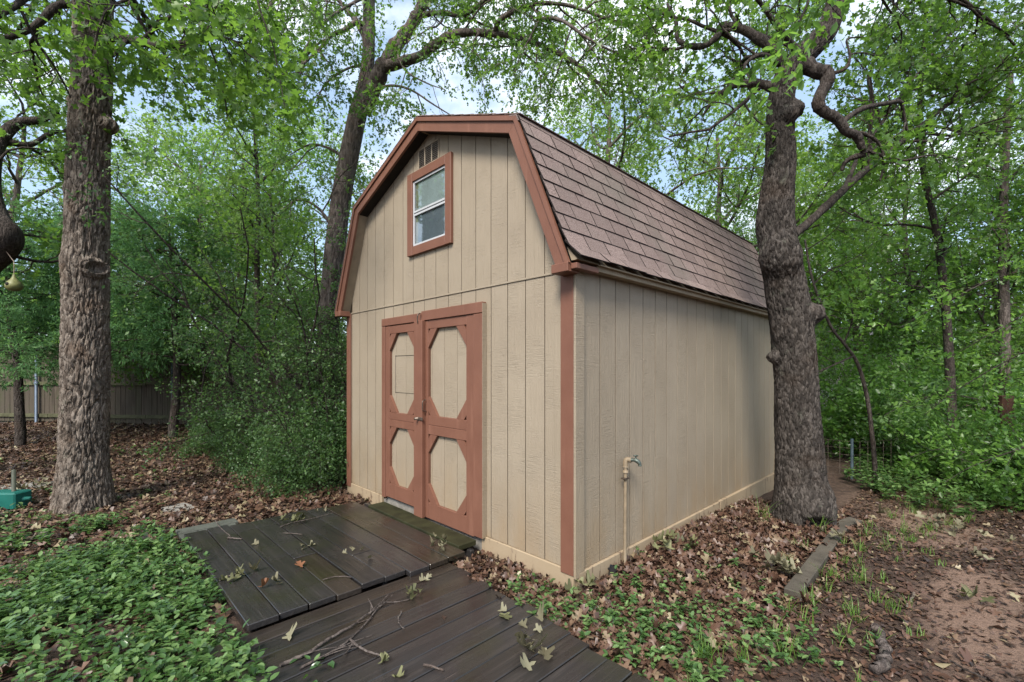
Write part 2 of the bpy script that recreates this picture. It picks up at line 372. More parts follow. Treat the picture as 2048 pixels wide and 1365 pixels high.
EZ, BZ, PZ = 2.33, 3.53, 4.065                       # eave, break and peak heights of the roof surface
EX, BX = .075, -.45                                  # on the near side (x measured from the near wall)
def rx(s): return s, -W - s                          # mirrored pair
def gable_z(x):                                      # underside of the roof over the front wall
    d = min(-x, W + x)
    return (2.305 + (d - 0) * (3.44 - 2.16) / .45 - .02) if d < .45 else 3.44 + (d - .45) * (3.97 - 3.44) / 1.38
M['groove'] = m_simple('dark_groove', (.050, .037, .026), .9, .1, var=.3)  # dark brown backing that shows as the groove floor between siding boards
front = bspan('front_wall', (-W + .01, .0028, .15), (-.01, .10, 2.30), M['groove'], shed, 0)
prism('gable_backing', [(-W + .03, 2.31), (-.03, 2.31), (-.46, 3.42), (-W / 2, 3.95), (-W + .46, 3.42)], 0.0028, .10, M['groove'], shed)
SK, SEAM = .15, 2.305
WX0, WX1, WZ0, WZ1 = -2.186, -1.427, 2.772, 3.627
DX0, DX1, DZ0, DZ1 = -2.709, -.958, .135, 2.165
nb = 18; g = .0085
edges = [-.085 - .2035 * k for k in range(nb)]; edges = [0.] + edges
edges = [e for e in edges if e > -W] + [-W]
for k in range(len(edges) - 1):
    x1, x0 = edges[k] - g / 2, edges[k + 1] + g / 2
    if x1 < -W + .02: continue
    # lower board, cut round the door opening
    segs = [(x0, x1, SK, SEAM - .008)]
    if x1 > DX0 and x0 < DX1:
        segs = [(x0, x1, DZ1 - .05, SEAM - .008)]
        if x0 < DX0: segs.append((x0, DX0 + .02, SK, DZ1 - .05))
        if x1 > DX1: segs.append((DX1 - .02, x1, SK, DZ1 - .05))
    for a, b, lo, hi in segs:
        if b - a > .012 and hi - lo > .01: bspan('siding_board', (a, 0, lo), (b, .02, hi), BEIGE, shed, .0008)
    # upper board, sloping top
    zt = sorted([gable_z(x0), gable_z(x1)]); 
    poly = [(x0, SEAM + .008), (x1, SEAM + .008), (x1, gable_z(x1)), (x0, gable_z(x0))]
    if x0 < -W / 2 < x1: poly = poly[:3] + [(-W / 2, gable_z(-W / 2)), poly[3]]
    if min(gable_z(x0), gable_z(x1)) > SEAM + .03: prism('siding_board', poly, -.001, .02, BEIGE, shed)
bspan('seam_flashing', (-W + .005, -.009, SEAM - .009), (-.11, .015, SEAM + .006), BEIGE, shed, .002)
bspan('skirt_board', (-W - .004, -.012, -.06), (-DX0 * -1 - .06, .02, SK - .004), M['skirt'], shed, .004)
bspan('skirt_board', (DX1 - .05, -.014, -.08), (-.005, .02, SK - .004), M['skirt'], shed, .004)
bspan('sill_board', (DX0 + .03, .004, -.05), (DX1 - .05, .05, DZ0 + .03), M['conc'], shed, .004)
# near side wall (x = 0): boards along y
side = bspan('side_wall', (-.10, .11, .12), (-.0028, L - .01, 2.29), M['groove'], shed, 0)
ys = [.095 + .2125 * k for k in range(24)]; ys = [y for y in ys if y < L - .06] + [L]
for k in range(len(ys) - 1):
    bspan('siding_board', (-.02, ys[k] + .0045, .135), (0, ys[k + 1] - .0045, 2.33), BEIGE, shed, .0008)
bspan('skirt_board', (-.016, .02, -.045), (.022, 2.56, .132), M['skirt'], shed, .004)
bspan('skirt_board', (-.016, 2.563, -.25), (.028, L, .138), M['skirt'], shed, .004)
bspan('foundation', (-.30, .03, -.30), (-.017, L - .02, .10), M['conc'], shed, 0)
bspan('foundation', (-W + .02, .021, -.30), (-.32, .30, .10), M['conc'], shed, 0)
# unseen far walls
bspan('back_wall', (-W + .03, L - .10, .0), (-.03, L, 2.30), BEIGE, shed, 0)
prism('back_gable', [(-W + .03, 2.30), (-.03, 2.30), (-.46, 3.42), (-W / 2, 3.95), (-W + .46, 3.42)], L - .10, L, BEIGE, shed)
bspan('left_wall', (-W, .03, -.1), (-W + .08, L - .11, 2.30), BEIGE, shed, 0)
# corner trim
bspan('corner_board', (-.118, -.022, .115), (.0, -.0015, 2.30), RED, shed, .004)
bspan('corner_board', (-W - .003, -.022, .10), (-W + .10, -.0015, 2.30), RED, shed, .004)
bspan('corner_board', (.0015, -.0215, .10), (.021, .086, 2.30), BEIGE, shed, .003)
# roof: shingle courses
roof = prism('roof', [(EX - .05, EZ - .0), (BX, BZ - .02), (-W / 2, PZ - .03), (-W - BX, BZ - .02), (-W - EX + .05, EZ), (-W - EX + .10, EZ - .02), (-W - BX + .06, BZ - .11), (-W / 2, PZ - .12), (BX - .06, BZ - .11), (EX - .10, EZ - .02)], -.125, L + .12, M['dark'], shed)
def profile(s):                                      # near lower slope with a kicked-out foot; s = distance down from the break
    Ls = math.hypot(EX - BX, BZ - EZ); t = s / Ls
    x = BX + (EX - BX) * t; z = BZ + (EZ - BZ) * t
    kick = max(0., t - .86) / .14
    return A(x + .045 * kick ** 2, 0, z + .015 * kick ** 2)
Ls = math.hypot(EX - BX, BZ - EZ); expo, tabw = .142, .262
R2 = np.random.default_rng(5)
M['asphalt'] = m_simple('black_asphalt_edge', (.022, .018, .017), .9, .1, var=.3)
def tab_mesh(w, h, th, bend):
    n = 4; V, F = [], []
    for j in range(n + 1):
        v = -h * j / n; d = bend * (j / n) ** 2
        for u in (-w / 2, w / 2):
            for tz in (0, th): V.append((u, v, tz + d))
    for j in range(n):
        a, b = j * 4, j * 4 + 4
        F += [(a + 1, b + 1, b + 3, a + 3), (a, a + 2, b + 2, b), (a, b, b + 1, a + 1), (a + 2, a + 3, b + 3, b + 2)]
    F += [(0, 1, 3, 2), (n * 4, n * 4 + 2, n * 4 + 3, n * 4 + 1)]
    me = fmesh('shingle', np.array(V), np.array(F), M['shingle']); me.materials.append(M['asphalt'])
    for i_, pl_ in enumerate(me.polygons): pl_.material_index = 0 if i_ % 4 == 0 and i_ < 4 * n else 1
    return me
tabs = [tab_mesh(tabw - .011, expo + .045, .0095, b) for b in (.0, .001, .0025)]
tabs_kick = [tab_mesh(tabw - .011, expo + .03, .0095, b) for b in (.004, .007)]
halves = [tab_mesh(.15, expo + .045, .0055, .003), tab_mesh(.085, expo + .045, .0055, .003)]
def place_tab(me, s0, yc, lift):
    a, b = profile(s0), profile(min(s0 + expo + .04, Ls * 1.0 + .05))
    dn = unit(b - a); nrm = A(dn[2] * -1, 0, dn[0]); nrm = nrm if nrm[0] > 0 else -nrm
    # local x -> world y ; local -y -> down slope ; local z -> normal
    Mx = Matrix(((0, -dn[0], nrm[0]), (1, 0, 0), (0, -dn[2], nrm[2])))
    o = bpy.data.objects.new('shingle', me); q = a + nrm * lift; o.location = A(q[0], yc, q[2]) - wloc(roof)
    o.rotation_euler = (Mx @ Matrix.Rotation(math.radians(R2.normal(0, .25)), 3, 'Z') @ Matrix.Rotation(math.radians(-3.4 + R2.normal(0, .3)), 3, 'X')).to_euler()
    link(o, roof)
nrow = int(math.ceil(Ls / expo))
Y0, Y1 = -.145, L + .13
for r in range(nrow):
    s0 = Ls - expo * (nrow - r) - .012; off = (.5 * (r % 2) + .06 * math.sin(r * 2.1) + .12) * tabw
    hc = None
    if s0 < .0: hc = expo + .045 + s0; s0 = 0.
    y = Y0 - off + tabw
    first = y - tabw / 2 - tabw / 2
    last = (r == nrow - 1)
    # starter piece at the rake
    gap = (Y0 - off + tabw) - Y0
    if gap > .03:
        key = ('st', r); place_tab(tab_mesh(gap - .004, hc or expo + .045, .0095, .006 if last else .002), s0, Y0 + gap / 2, .006)
    y = Y0 + gap
    while y < Y1 - .02:
        w = min(tabw, Y1 - y)
        me = (tabs_kick if last else tabs)[R2.integers(0, 2 if last else 3)] if w > tabw - .01 and not hc else tab_mesh(w - .006, hc or expo + .045, .0095, .002)
        place_tab(me, s0, y + w / 2, .006 + R2.uniform(0, .0016)); y += tabw
# cap strip at the break, plain courses on the slopes that face away
def strip_course(a, b, lift, name='shingle_course'):
    a, b = np.asarray(a, float), np.asarray(b, float); d = unit(b - a); n = A(-d[1], d[0]); n = n if n[1] > 0 else -n
    q = [a + n * lift, b + n * (lift + .006), b + n * (lift + .012), a + n * (lift + .006)]
    o = prism(name, [tuple(v) for v in q], Y0, Y1, M['shingle'], roof); o.location = -wloc(roof); return o
for (a, b, k) in (((-W / 2, PZ), (BX, BZ), 10), ((-W / 2, PZ), (-W - BX, BZ), 10), ((-W - BX, BZ), (-W - EX, EZ), 9)):
    a, b = A(*a), A(*b)
    for j in range(k):
        u0, u1 = j / k, min((j + 1.25) / k, 1.03); strip_course(a + (b - a) * u0, a + (b - a) * u1, .004)
prism('ridge_shingle', [(BX - .075, BZ + .026), (BX + .006, BZ + .002), (BX + .030, BZ - .050), (BX + .020, BZ - .052), (BX, BZ - .006), (BX - .075, BZ + .018)], Y0 - .004, Y1, M['shingle'], roof)
# rake boards and soffits at the gable end
def rake(a, b, wdt, y0, y1, name, mat, shift=0.0):
    a, b = np.asarray(a, float), np.asarray(b, float); d = unit(b - a); n = A(-d[1], d[0])
    c = A(-W / 2, 2.6)
    if np.dot(n, c - (a + b) / 2) < 0: n = -n
    return n, d
def rake_run(pts, wdt, y0, y1, mat, inset):
    pts = [A(*p) for p in pts]; n = len(pts); off = []
    dirs = [unit(pts[i + 1] - pts[i]) for i in range(n - 1)]
    nr = [A(d[1], -d[0]) for d in dirs]
    nr = [v if np.dot(v, A(-W / 2, 2.4) - (pts[i] + pts[i + 1]) / 2) > 0 else -v for i, v in enumerate(nr)]
    def offp(i, k):
        if i == 0: return pts[0] + nr[0] * k
        if i == n - 1: return pts[-1] + nr[-1] * k
        m = unit(nr[i - 1] + nr[i]); return pts[i] + m * (k / max(.3, np.dot(m, nr[i])))
    for i in range(n - 1):
        q = [offp(i, inset), offp(i + 1, inset), offp(i + 1, inset + wdt), offp(i, inset + wdt)]
        dd = dirs[i] * .0008; q[0] = q[0] + dd; q[3] = q[3] + dd; q[1] = q[1] - dd; q[2] = q[2] - dd
        prism('rake_board', [tuple(v) for v in q], y0, y1, mat, shed)
RP = [(EX - .010, EZ - .008), (BX, BZ), (-W / 2, PZ), (-W - BX, BZ), (-W - EX + .010, EZ - .008)]
rake_run(RP, .036, -.148, -.127, RED, .004)
rake_run(RP, .085, -.133, -.108, RED, .040)
def soffit_run():
    pts = [A(*p) for p in RP]
    for i in range(4):
        a, b = pts[i], pts[i + 1]; d = unit(b - a); n = A(d[1], -d[0]); n = n if np.dot(n, A(-W / 2, 2.4) - (a + b) / 2) > 0 else -n
        q = [a + n * .100, b + n * .100, b + n * .112, a + n * .112]; prism('soffit', [tuple(v) for v in q], -.1075, -.001, M['soffit'], shed)
soffit_run()
# eave return blocks, side eave fascia
for sx in (0, 1):
    f = (lambda x: x) if sx == 0 else (lambda x: -W - x)
    xs = sorted((f(-.095), f(.055))); bspan('eave_return', (xs[0], -.152, 2.262), (xs[1], -.02, 2.325), RED, shed, .004)
bspan('eave_return', (.056, -.120, 2.278), (.108, .14, 2.318), RED, shed, .004)
bspan('eave_fascia', (.070, .142, 2.296), (.092, L + .11, 2.334), M['soffit'], shed, .003)
bspan('soffit', (.023, .0, 2.297), (.0695, L + .10, 2.310), M['soffit'], shed, .002)
prism('eave_filler', [(.012, 2.445), (.1045, 2.3415), (.0915, 2.3395), (.055, 2.3395)], -.11, L + .11, M['soffit'], shed)
# drip edge: pale curled strip under the last course
bspan('drip_edge', (.0925, .142, 2.331), (.124, L + .12, 2.3385), M['soffit'], shed, .001)
# --- window
win = thing('window', None, None); win.parent = shed; win.location = A((WX0 + WX1) / 2, 0, WZ0) - wloc(shed)
cw = .092
for nm, lo, hi in (('casing', (WX0, -.036, WZ0), (WX0 + cw, -.002, WZ1)), ('casing', (WX1 - cw, -.036, WZ0), (WX1, -.002, WZ1)),
                   ('casing', (WX0 + cw + .001, -.034, WZ0), (WX1 - cw - .001, -.002, WZ0 + cw)), ('casing', (WX0 + cw + .001, -.034, WZ1 - cw), (WX1 - cw - .001, -.002, WZ1))):
    bspan(nm, lo, hi, RED, win, .004)
ix0, ix1, iz0, iz1 = WX0 + cw, WX1 - cw, WZ0 + cw, WZ1 - cw; fz = (iz0 + iz1) / 2
fr = .022
for lo, hi in (((ix0, -.020, iz0), (ix0 + fr, .0, iz1)), ((ix1 - fr, -.020, iz0), (ix1, .0, iz1)), ((ix0 + fr, -.020, iz0), (ix1 - fr, .0, iz0 + fr)), ((ix0 + fr, -.020, iz1 - fr), (ix1 - fr, .0, iz1))):
    bspan('window_frame', lo, hi, M['alum'], win, .002)
bspan('meeting_rail', (ix0 + fr, -.026, fz + .004), (ix1 - fr, -.004, fz + .026), M['alum'], win, .002)
bspan('meeting_rail', (ix0 + fr, -.021, fz - .024), (ix1 - fr, -.002, fz - .001), M['alum'], win, .002)
pu = bspan('pane', (ix0 + fr, -.0125, fz + .026), (ix1 - fr, -.0095, iz1 - fr), M['glass'], win, 0)
pl = bspan('pane', (ix0 + fr, -.0085, iz0 + fr), (ix1 - fr, -.0055, fz - .024), M['glass'], win, 0)
bspan('blind', (ix0 + .075, -.0035, fz - .02), (ix1 - .025, -.0015, iz1 - .025), M['curtain'], win, 0)
bspan('insect_screen', (ix0 + .070, -.0035, iz0 + .02), (ix1 - .025, -.0015, fz - .025), M['screen'], win, 0)
# --- gable vent
vent = thing('gable_vent', None, None); vent.parent = shed; vent.location = A(-1.83, 0, 3.64) - wloc(shed)
vx0, vx1, vz0, vz1 = -2.013, -1.652, 3.640, 3.840
for lo, hi in (((vx0, -.012, vz0), (vx0 + .014, .002 - .004, vz1)), ((vx1 - .014, -.012, vz0), (vx1, -.002, vz1)), ((vx0 + .0145, -.011, vz1 - .014), (vx1 - .0145, -.002, vz1)), ((vx0 + .0145, -.011, vz0), (vx1 - .0145, -.002, vz0 + .01))):
    bspan('vent_frame', lo, hi, BEIGE, vent, .002)
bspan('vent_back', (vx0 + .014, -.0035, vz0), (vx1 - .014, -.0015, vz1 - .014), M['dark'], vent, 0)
for k in (1, 2):
    xx = vx0 + (vx1 - vx0) * k / 3; bspan('vent_mullion', (xx - .007, -.0125, vz0 + .0105), (xx + .007, -.0045, vz1 - .0145), BEIGE, vent, .002)
for k in range(9): board('louvre', (-1.8325, -.0075, vz0 + .02 + k * .019), (vx1 - vx0 - .03, .008, .004), M['ventgrey'], vent, (math.radians(-35), 0, 0), 0)
# --- double door
door = thing('double_door', None, None); door.parent = shed; door.location = A((DX0 + DX1) / 2, 0, DZ0) - wloc(shed)
fy = -.045
bspan('door_frame', (DX0, fy, DZ0 + .02), (-2.632, -.002, DZ1 - .092), RED, door, .004)
bspan('door_frame', (-1.078, fy - .006, DZ0), (DX1, -.002, DZ1 - .092), RED, door, .004)
bspan('door_frame_edge', (DX1 + .0005, fy - .004, DZ0 + .004), (DX1 + .004, -.002, DZ1 - .004), BEIGE, door, 0)
bspan('door_head', (DX0, fy - .003, DZ1 - .090), (-1.905, -.002, DZ1 - .006), RED, door, .004)
bspan('door_head', (-1.893, fy - .008, DZ1 - .088), (DX1, -.002, DZ1 + .008), RED, door, .004)
def leaf_door(x0, x1, ll, lr, z0, z1, m0, m1, tag_):
    # x0..x1 whole leaf, ll / lr stile widths, m0..m1 mid rail
    d = thing('door_leaf', None, None); d.parent = door; d.location = A((x0 + x1) / 2, 0, z0) - wloc(door)
    yb, yf = .0, -.040
    k = 0; xx = x0 + ll - .03
    xs = [x0 + .004] + [e for e in np.arange(x0 + .17, x1 - .04, .2035)] + [x1 - .004]
    for a, b in zip(xs[:-1], xs[1:]): bspan('door_panel_board', (a + .003, yb - .006, z0 + .01), (b - .003, yb + .012, z1 - .01), BEIGE, d, .002)
    bspan('stile', (x0 + .004, yf, z0), (x0 + ll, yb - .007, z1), RED, d, .003)
    bspan('stile', (x1 - lr, yf, z0), (x1 - .004, yb - .007, z1), RED, d, .003)
    a, b = x0 + ll + .001, x1 - lr - .001
    bspan('rail', (a, yf + .002, z1 - .085), (b, yb - .007, z1), RED, d, .003)
    bspan('rail', (a, yf + .002, z0), (b, yb - .007, z0 + .155), RED, d, .003)
    mm = (m0 + m1) / 2
    bspan('rail', (a, yf + .002, m0), (b, yb - .007, mm - .001), RED, d, .003); bspan('rail', (a, yf + .003, mm + .001), (b, yb - .007, m1), RED, d, .003)
    for (o0, o1) in ((m1 + .001, z1 - .086), (z0 + .156, m0 - .001)):
        lg, gp = .185, .045                              # outer legs of the corner brace and the open corner
        for sx, xc in ((1, a), (-1, b)):
            for sz, zc in ((1, o0), (-1, o1)):
                q = [(xc, zc + sz * gp), (xc + sx * gp * .8, zc), (xc + sx * lg * .8, zc), (xc, zc + sz * lg)]
                jit = R2.normal(0, .0015)
                prism('corner_brace', q, yf + .001 + abs(jit), yb - .007, RED, d)
    return d
dl = leaf_door(-2.628, -1.945, .085, .085, .175, 2.068, .960, 1.120, 'l')
dr = leaf_door(-1.940, -1.083, .150, .105, .120, 2.075, .950, 1.135, 'r')
bspan('astragal', (-1.985, -.082, .115), (-1.835, -.0405, 2.078), RED, door, .004)
# cut patch in the upper left panel: three dark saw lines
for lo, hi in (((-2.475, -.0076, 1.33), (-2.470, .0, 1.745)), ((-2.4695, -.0074, 1.735), (-2.04, .0, 1.741)), ((-2.4695, -.0074, 1.335), (-2.04, .0, 1.340))):
    bspan('patch_cut', lo, hi, M['dark'], dl, 0)
lt = bspan('latch', (-1.905, -.092, 1.085), (-1.815, -.083, 1.115), M['steel'], door, .002)
tube('latch_knob', [A(-1.90, -.083, 1.10), A(-1.90, -.125, 1.10)], [.016, .013], M['steel'], door)
tube('handle', catmull([A(-1.815, -.05, 1.29), A(-1.810, -.088, 1.275), A(-1.810, -.09, 1.23), A(-1.812, -.085, 1.185), A(-1.815, -.045, 1.175)], 5), .005, M['steel'], door, 6)
tube('hook', catmull([A(-1.90, -.06, 2.155), A(-1.898, -.088, 2.135), A(-1.90, -.092, 2.09), A(-1.903, -.085, 2.05)], 5), .006, M['steel'], door, 6)

# ------------------------------------------------------------------ spigot on the side wall
M['brass'] = m_simple('tarnished_brass', (.10, .12, .105), .45, .5, .6, var=.4, sc=60)
M['pipe'] = m_simple('tan_painted_pipe', (.22, .17, .115), .55, .35, var=.2, sc=20)
sp = thing('standpipe', 'thin tan standpipe with brass garden tap on the side wall', 'tap', (.045, .585, gh(.045, .585)))
tube('pipe', [A(.045, .585, -.05), A(.045, .585, .20), A(.044, .590, .50), A(.043, .597, .80), A(.043, .598, .835)], .0135, M['pipe'], sp, 12)
tube('elbow', catmull([A(.043, .598, .81), A(.043, .599, .85), A(.052, .604, .868), A(.085, .612, .870)], 5), .021, M['pipe'], sp, 12)
tube('collar', [A(.043, .597, .765), A(.043, .597, .785)], .021, M['pipe'], sp, 12)
sb = tube('tap_body', catmull([A(.08, .611, .870), A(.11, .620, .872), A(.135, .630, .862), A(.148, .634, .842), A(.149, .634, .828)], 5), np.interp(np.linspace(0, 1, 21), [0, .2, .4, .8, 1], [.014, .013, .018, .013, .015]), M['brass'], sp, 12)
tube('tap_stem', [A(.118, .622, .875), A(.120, .622, .905)], [.009, .006], M['brass'], sp, 8)
for k in range(3):
    a = k * math.pi / 3; tube('tap_handle', [A(.120 + .02 * math.cos(a), .622 + .02 * math.sin(a), .908), A(.120 - .02 * math.cos(a), .622 - .02 * math.sin(a), .908)], .005, M['brass'], sp, 6)
bspan('strap', (.0225, .562, .716), (.064, .630, .728), M['steel'], sp, .002)

# ------------------------------------------------------------------ deck
DECK = M['deck']
R3 = np.random.default_rng(11)
def plank(parent, x0, x1, y0, y1, ztop, th, along, mat=None):
    c = A((x0 + x1) / 2, (y0 + y1) / 2, ztop - th / 2 + R3.normal(0, .0022)); ln, wd = ((x1 - x0), (y1 - y0)) if along == 'x' else ((y1 - y0), (x1 - x0))
    o = bpy.data.objects.new('plank', boxmesh(ln, wd, th, .004, mat or DECK)); o.location = c - wloc(parent)
    o.rotation_euler = (R3.normal(0, .004), R3.normal(0, .0022), (0 if along == 'x' else math.pi / 2) + R3.normal(0, .0022)); return link(o, parent)
dA = thing('deck_platform', 'dark wet wooden platform in front of the shed doors', 'deck', (-1.95, -.95, 0))
ya = np.linspace(-1.845, -.262, 10)
for k in range(9):
    x0 = -2.97 + R3.uniform(-.03, .03) + (.10 if k > 6 else 0); x1 = -.945 + R3.uniform(-.02, .02) + (.03 if k > 5 else 0)
    if k in (3, 5):
        xm = -1.75 if k == 3 else -1.48
        plank(dA, x0, xm - .004, ya[k] + .0035, ya[k + 1] - .0035, .105, .04, 'x'); plank(dA, xm + .004, x1, ya[k] + .0035, ya[k + 1] - .0035, .103, .04, 'x')
    else: plank(dA, x0, x1, ya[k] + .0035, ya[k + 1] - .0035, .105, .04, 'x')
M['mossdeck'] = m_simple('mossy_deck_wood', (.024, .025, .010), .6, .3, var=.5, sc=7, bump=.5)
plank(dA, -2.62, -1.02, -.256, -.062, .118, .045, 'x', M['mossdeck'])
for yy in (-1.80, -.95, -.14): bspan('joist', (-2.9, yy - .02, -.04), (-.98, yy + .02, .060), DECK, dA, .003)
dB = thing('boardwalk', 'dark weathered boardwalk running from the platform toward the viewer', 'boardwalk', (.2, -1.2, 0))
x = -.94; k = 0
while x < 1.9:
    w = .144 + R3.uniform(-.006, .006); y1 = -.43 - .05 * R3.uniform(0, 1) - (.05 if x > .05 else 0) - (.03 if x > .35 else 0) + (.05 if k in (0, 1) else 0)
    plank(dB, x + .003, x + w - .003, -2.02 + R3.uniform(-.05, .05), y1, .062, .038, 'y'); x += w; k += 1
for yy in (-1.9, -1.2, -.68): bspan('joist', (-.92, yy - .02, -.08), (1.85, yy + .02, .018), DECK, dB, .003)
M['greydeck'] = m_simple('grey_green_step_wood', (.075, .080, .068), .6, .3, var=.35, sc=9, bump=.4)
dC = thing('deck_step', 'small low grey green plank step at the platform end', 'step', (-3.12, -1.62, 0))
for k in range(3): plank(dC, -3.135, -2.995, -1.86 + k * .155, -1.86 + (k + 1) * .155 - .008, .072, .03, 'x', M['greydeck'])
plank(dC, -3.285, -3.142, -1.86, -1.37, .074, .03, 'y', M['greydeck'])
bspan('joist', (-3.25, -1.80, -.05), (-3.0, -1.76, .04), M['greydeck'], dC, 0)

# ------------------------------------------------------------------ edging timber, pavers, small yard things
M['timber'] = m_simple('weathered_timber', (.075, .064, .050), .75, .3, var=.4, sc=6, bump=.9, bsc=26)
et = tag(board('edging_timber', (1.085, 2.02, .006), (.105, 2.0, .09), M['timber'], None, (0, .02, math.radians(1.0)), .006), 'long grey landscape timber edging the leaf bed by the path', 'timber')
et2 = tag(board('edging_timber', (1.10, 3.12, .004), (.12, .19, .10), M['timber'], None, (.05, .02, math.radians(-18)), .006), 'short stub of grey timber at the foot of the right tree', 'timber')
tag(board('paving_stone', (-4.38, -1.67, float(gh(-4.38, -1.67)) + .008), (.30, .24, .04), M['conc'], None, (.01, .02, .3), .006), 'pale flat paving slab lying in leaves near the step', 'paver')
tag(board('paving_stone', (-7.05, -3.05, float(gh(-7.05, -3.05)) + .010), (.62, .40, .04), M['conc'], None, (.01, -.02, .9), .006), 'grey flat slab lying in leaves behind the teal box', 'paver')
tag(board('paving_stone', (.30, -.14, float(gh(.30, -.14)) + .004), (.26, .2, .03), M['conc'], None, (.01, -.02, .2), .006), 'grey stone slab half buried beside the boardwalk edge', 'paver')
M['teal'] = m_simple('teal_plastic', (.008, .105, .085), .45, .4, var=.15, sc=9)
M['postgreen'] = m_simple('dull_green_rod', (.055, .062, .045), .6, .3, var=.3, sc=30)
bp = P(20, 1017, 5.28); bz = float(gh(bp[0], bp[1]))
tb = thing('valve_box', 'teal plastic box with upright rod on the ground left of the trunk', 'box', (bp[0], bp[1], bz))
def rot_board(name, lc, d, mat, parent, bev):
    o = board(name, bp * A(1, 1, 0) + A(0, 0, bz) + RT * lc[0] + FW * lc[1] + UP * lc[2], d, mat, parent, (0, 0, TH), bev); return o
rot_board('box_body', (-.02, 0, .095), (.36, .20, .19), M['teal'], tb, .014)
rot_board('lid_rim', (-.02, 0, .186), (.30, .15, .012), M['teal'], tb, .004)
tube('rod', [bp * A(1, 1, 0) + A(0, 0, bz + .18) + RT * .045, bp * A(1, 1, 0) + A(0, 0, bz + .44) + RT * .045], .020, M['postgreen'], tb, 8)
tube('hose_stub', [bp * A(1, 1, 0) + A(0, 0, bz + .10) + RT * .15, bp * A(1, 1, 0) + A(0, 0, bz + .11) + RT * .24], [.028, .020], M['teal'], tb, 8)
# ------------------------------------------------------------------ leaves
def T(verts, faces): return np.array(verts, float), np.array(faces, int)
DIAM = T([(0, 0, 0), (-.27, .48, .07), (0, 1, 0), (.27, .48, .07)], [(0, 2, 1), (0, 3, 2)])
OVAL = T([(0, 0, 0), (-.24, .30, .07), (-.22, .66, .06), (0, 1, -.02), (.22, .66, .06), (.24, .30, .07), (0, .5, 0)], [(0, 6, 1), (1, 6, 2), (2, 6, 3), (3, 6, 4), (4, 6, 5), (5, 6, 0)])
_l = [(-.10, .20), (-.09, .38), (-.40, .50), (-.37, .68), (-.13, .72), (-.21, .93)]
_m = [(0, 0), (0, .38), (0, .72), (0, 1)]
_v = [(x, y, 0) for x, y in _m] + [(x, y, .10 * abs(x) / .4) for x, y in _l] + [(-x, y, .10 * abs(x) / .4) for x, y in _l]
_f = [(0, 5, 4), (0, 1, 5), (1, 6, 5), (1, 7, 6), (1, 8, 7), (1, 2, 8), (2, 9, 8), (2, 3, 9)]
OAK = T(_v, _f + [tuple((i + 6 if i > 3 else i) for i in reversed(q)) for q in _f])
OAKLO = T([(0, 0, 0), (0, .55, 0), (0, 1, 0), (-.36, .52, .07), (-.24, .90, .05), (.36, .52, .07), (.24, .90, .05), (0, .45, 0)],
          [(0, 1, 3), (7, 2, 4), (0, 5, 1), (7, 6, 2)])
NEED = T([(-.055, 0, 0), (.055, 0, 0), (.10, .5, .05), (0, 1, 0), (-.10, .55, -.05)], [(0, 1, 2), (0, 2, 4), (4, 2, 3)])
def leaves(tm, C, axis_, nrm, size, tint, curl=None, rs=None):
    tv, tf = tm; n = len(C); a = unit(axis_); s = unit(np.cross(a, nrm)); nn = np.cross(s, a)
    x, y, z = tv[:, 0][None], tv[:, 1][None], tv[:, 2][None] + np.zeros((n, 1))
    if curl is not None: z = z + curl[0][:, None] * (y - .3) ** 2 + curl[1][:, None] * x ** 2 * 3 + curl[2][:, None] * x * y * 2
    V = C[:, None] + size[:, None, None] * (x[..., None] * s[:, None] + y[..., None] * a[:, None] + z[..., None] * nn[:, None])
    F = (tf[None] + (np.arange(n) * len(tv))[:, None, None]).reshape(-1, tf.shape[1])
    return V.reshape(-1, 3), F, np.repeat(tint, len(tv))
def rdir(r, n): return unit(r.normal(size=(n, 3)))

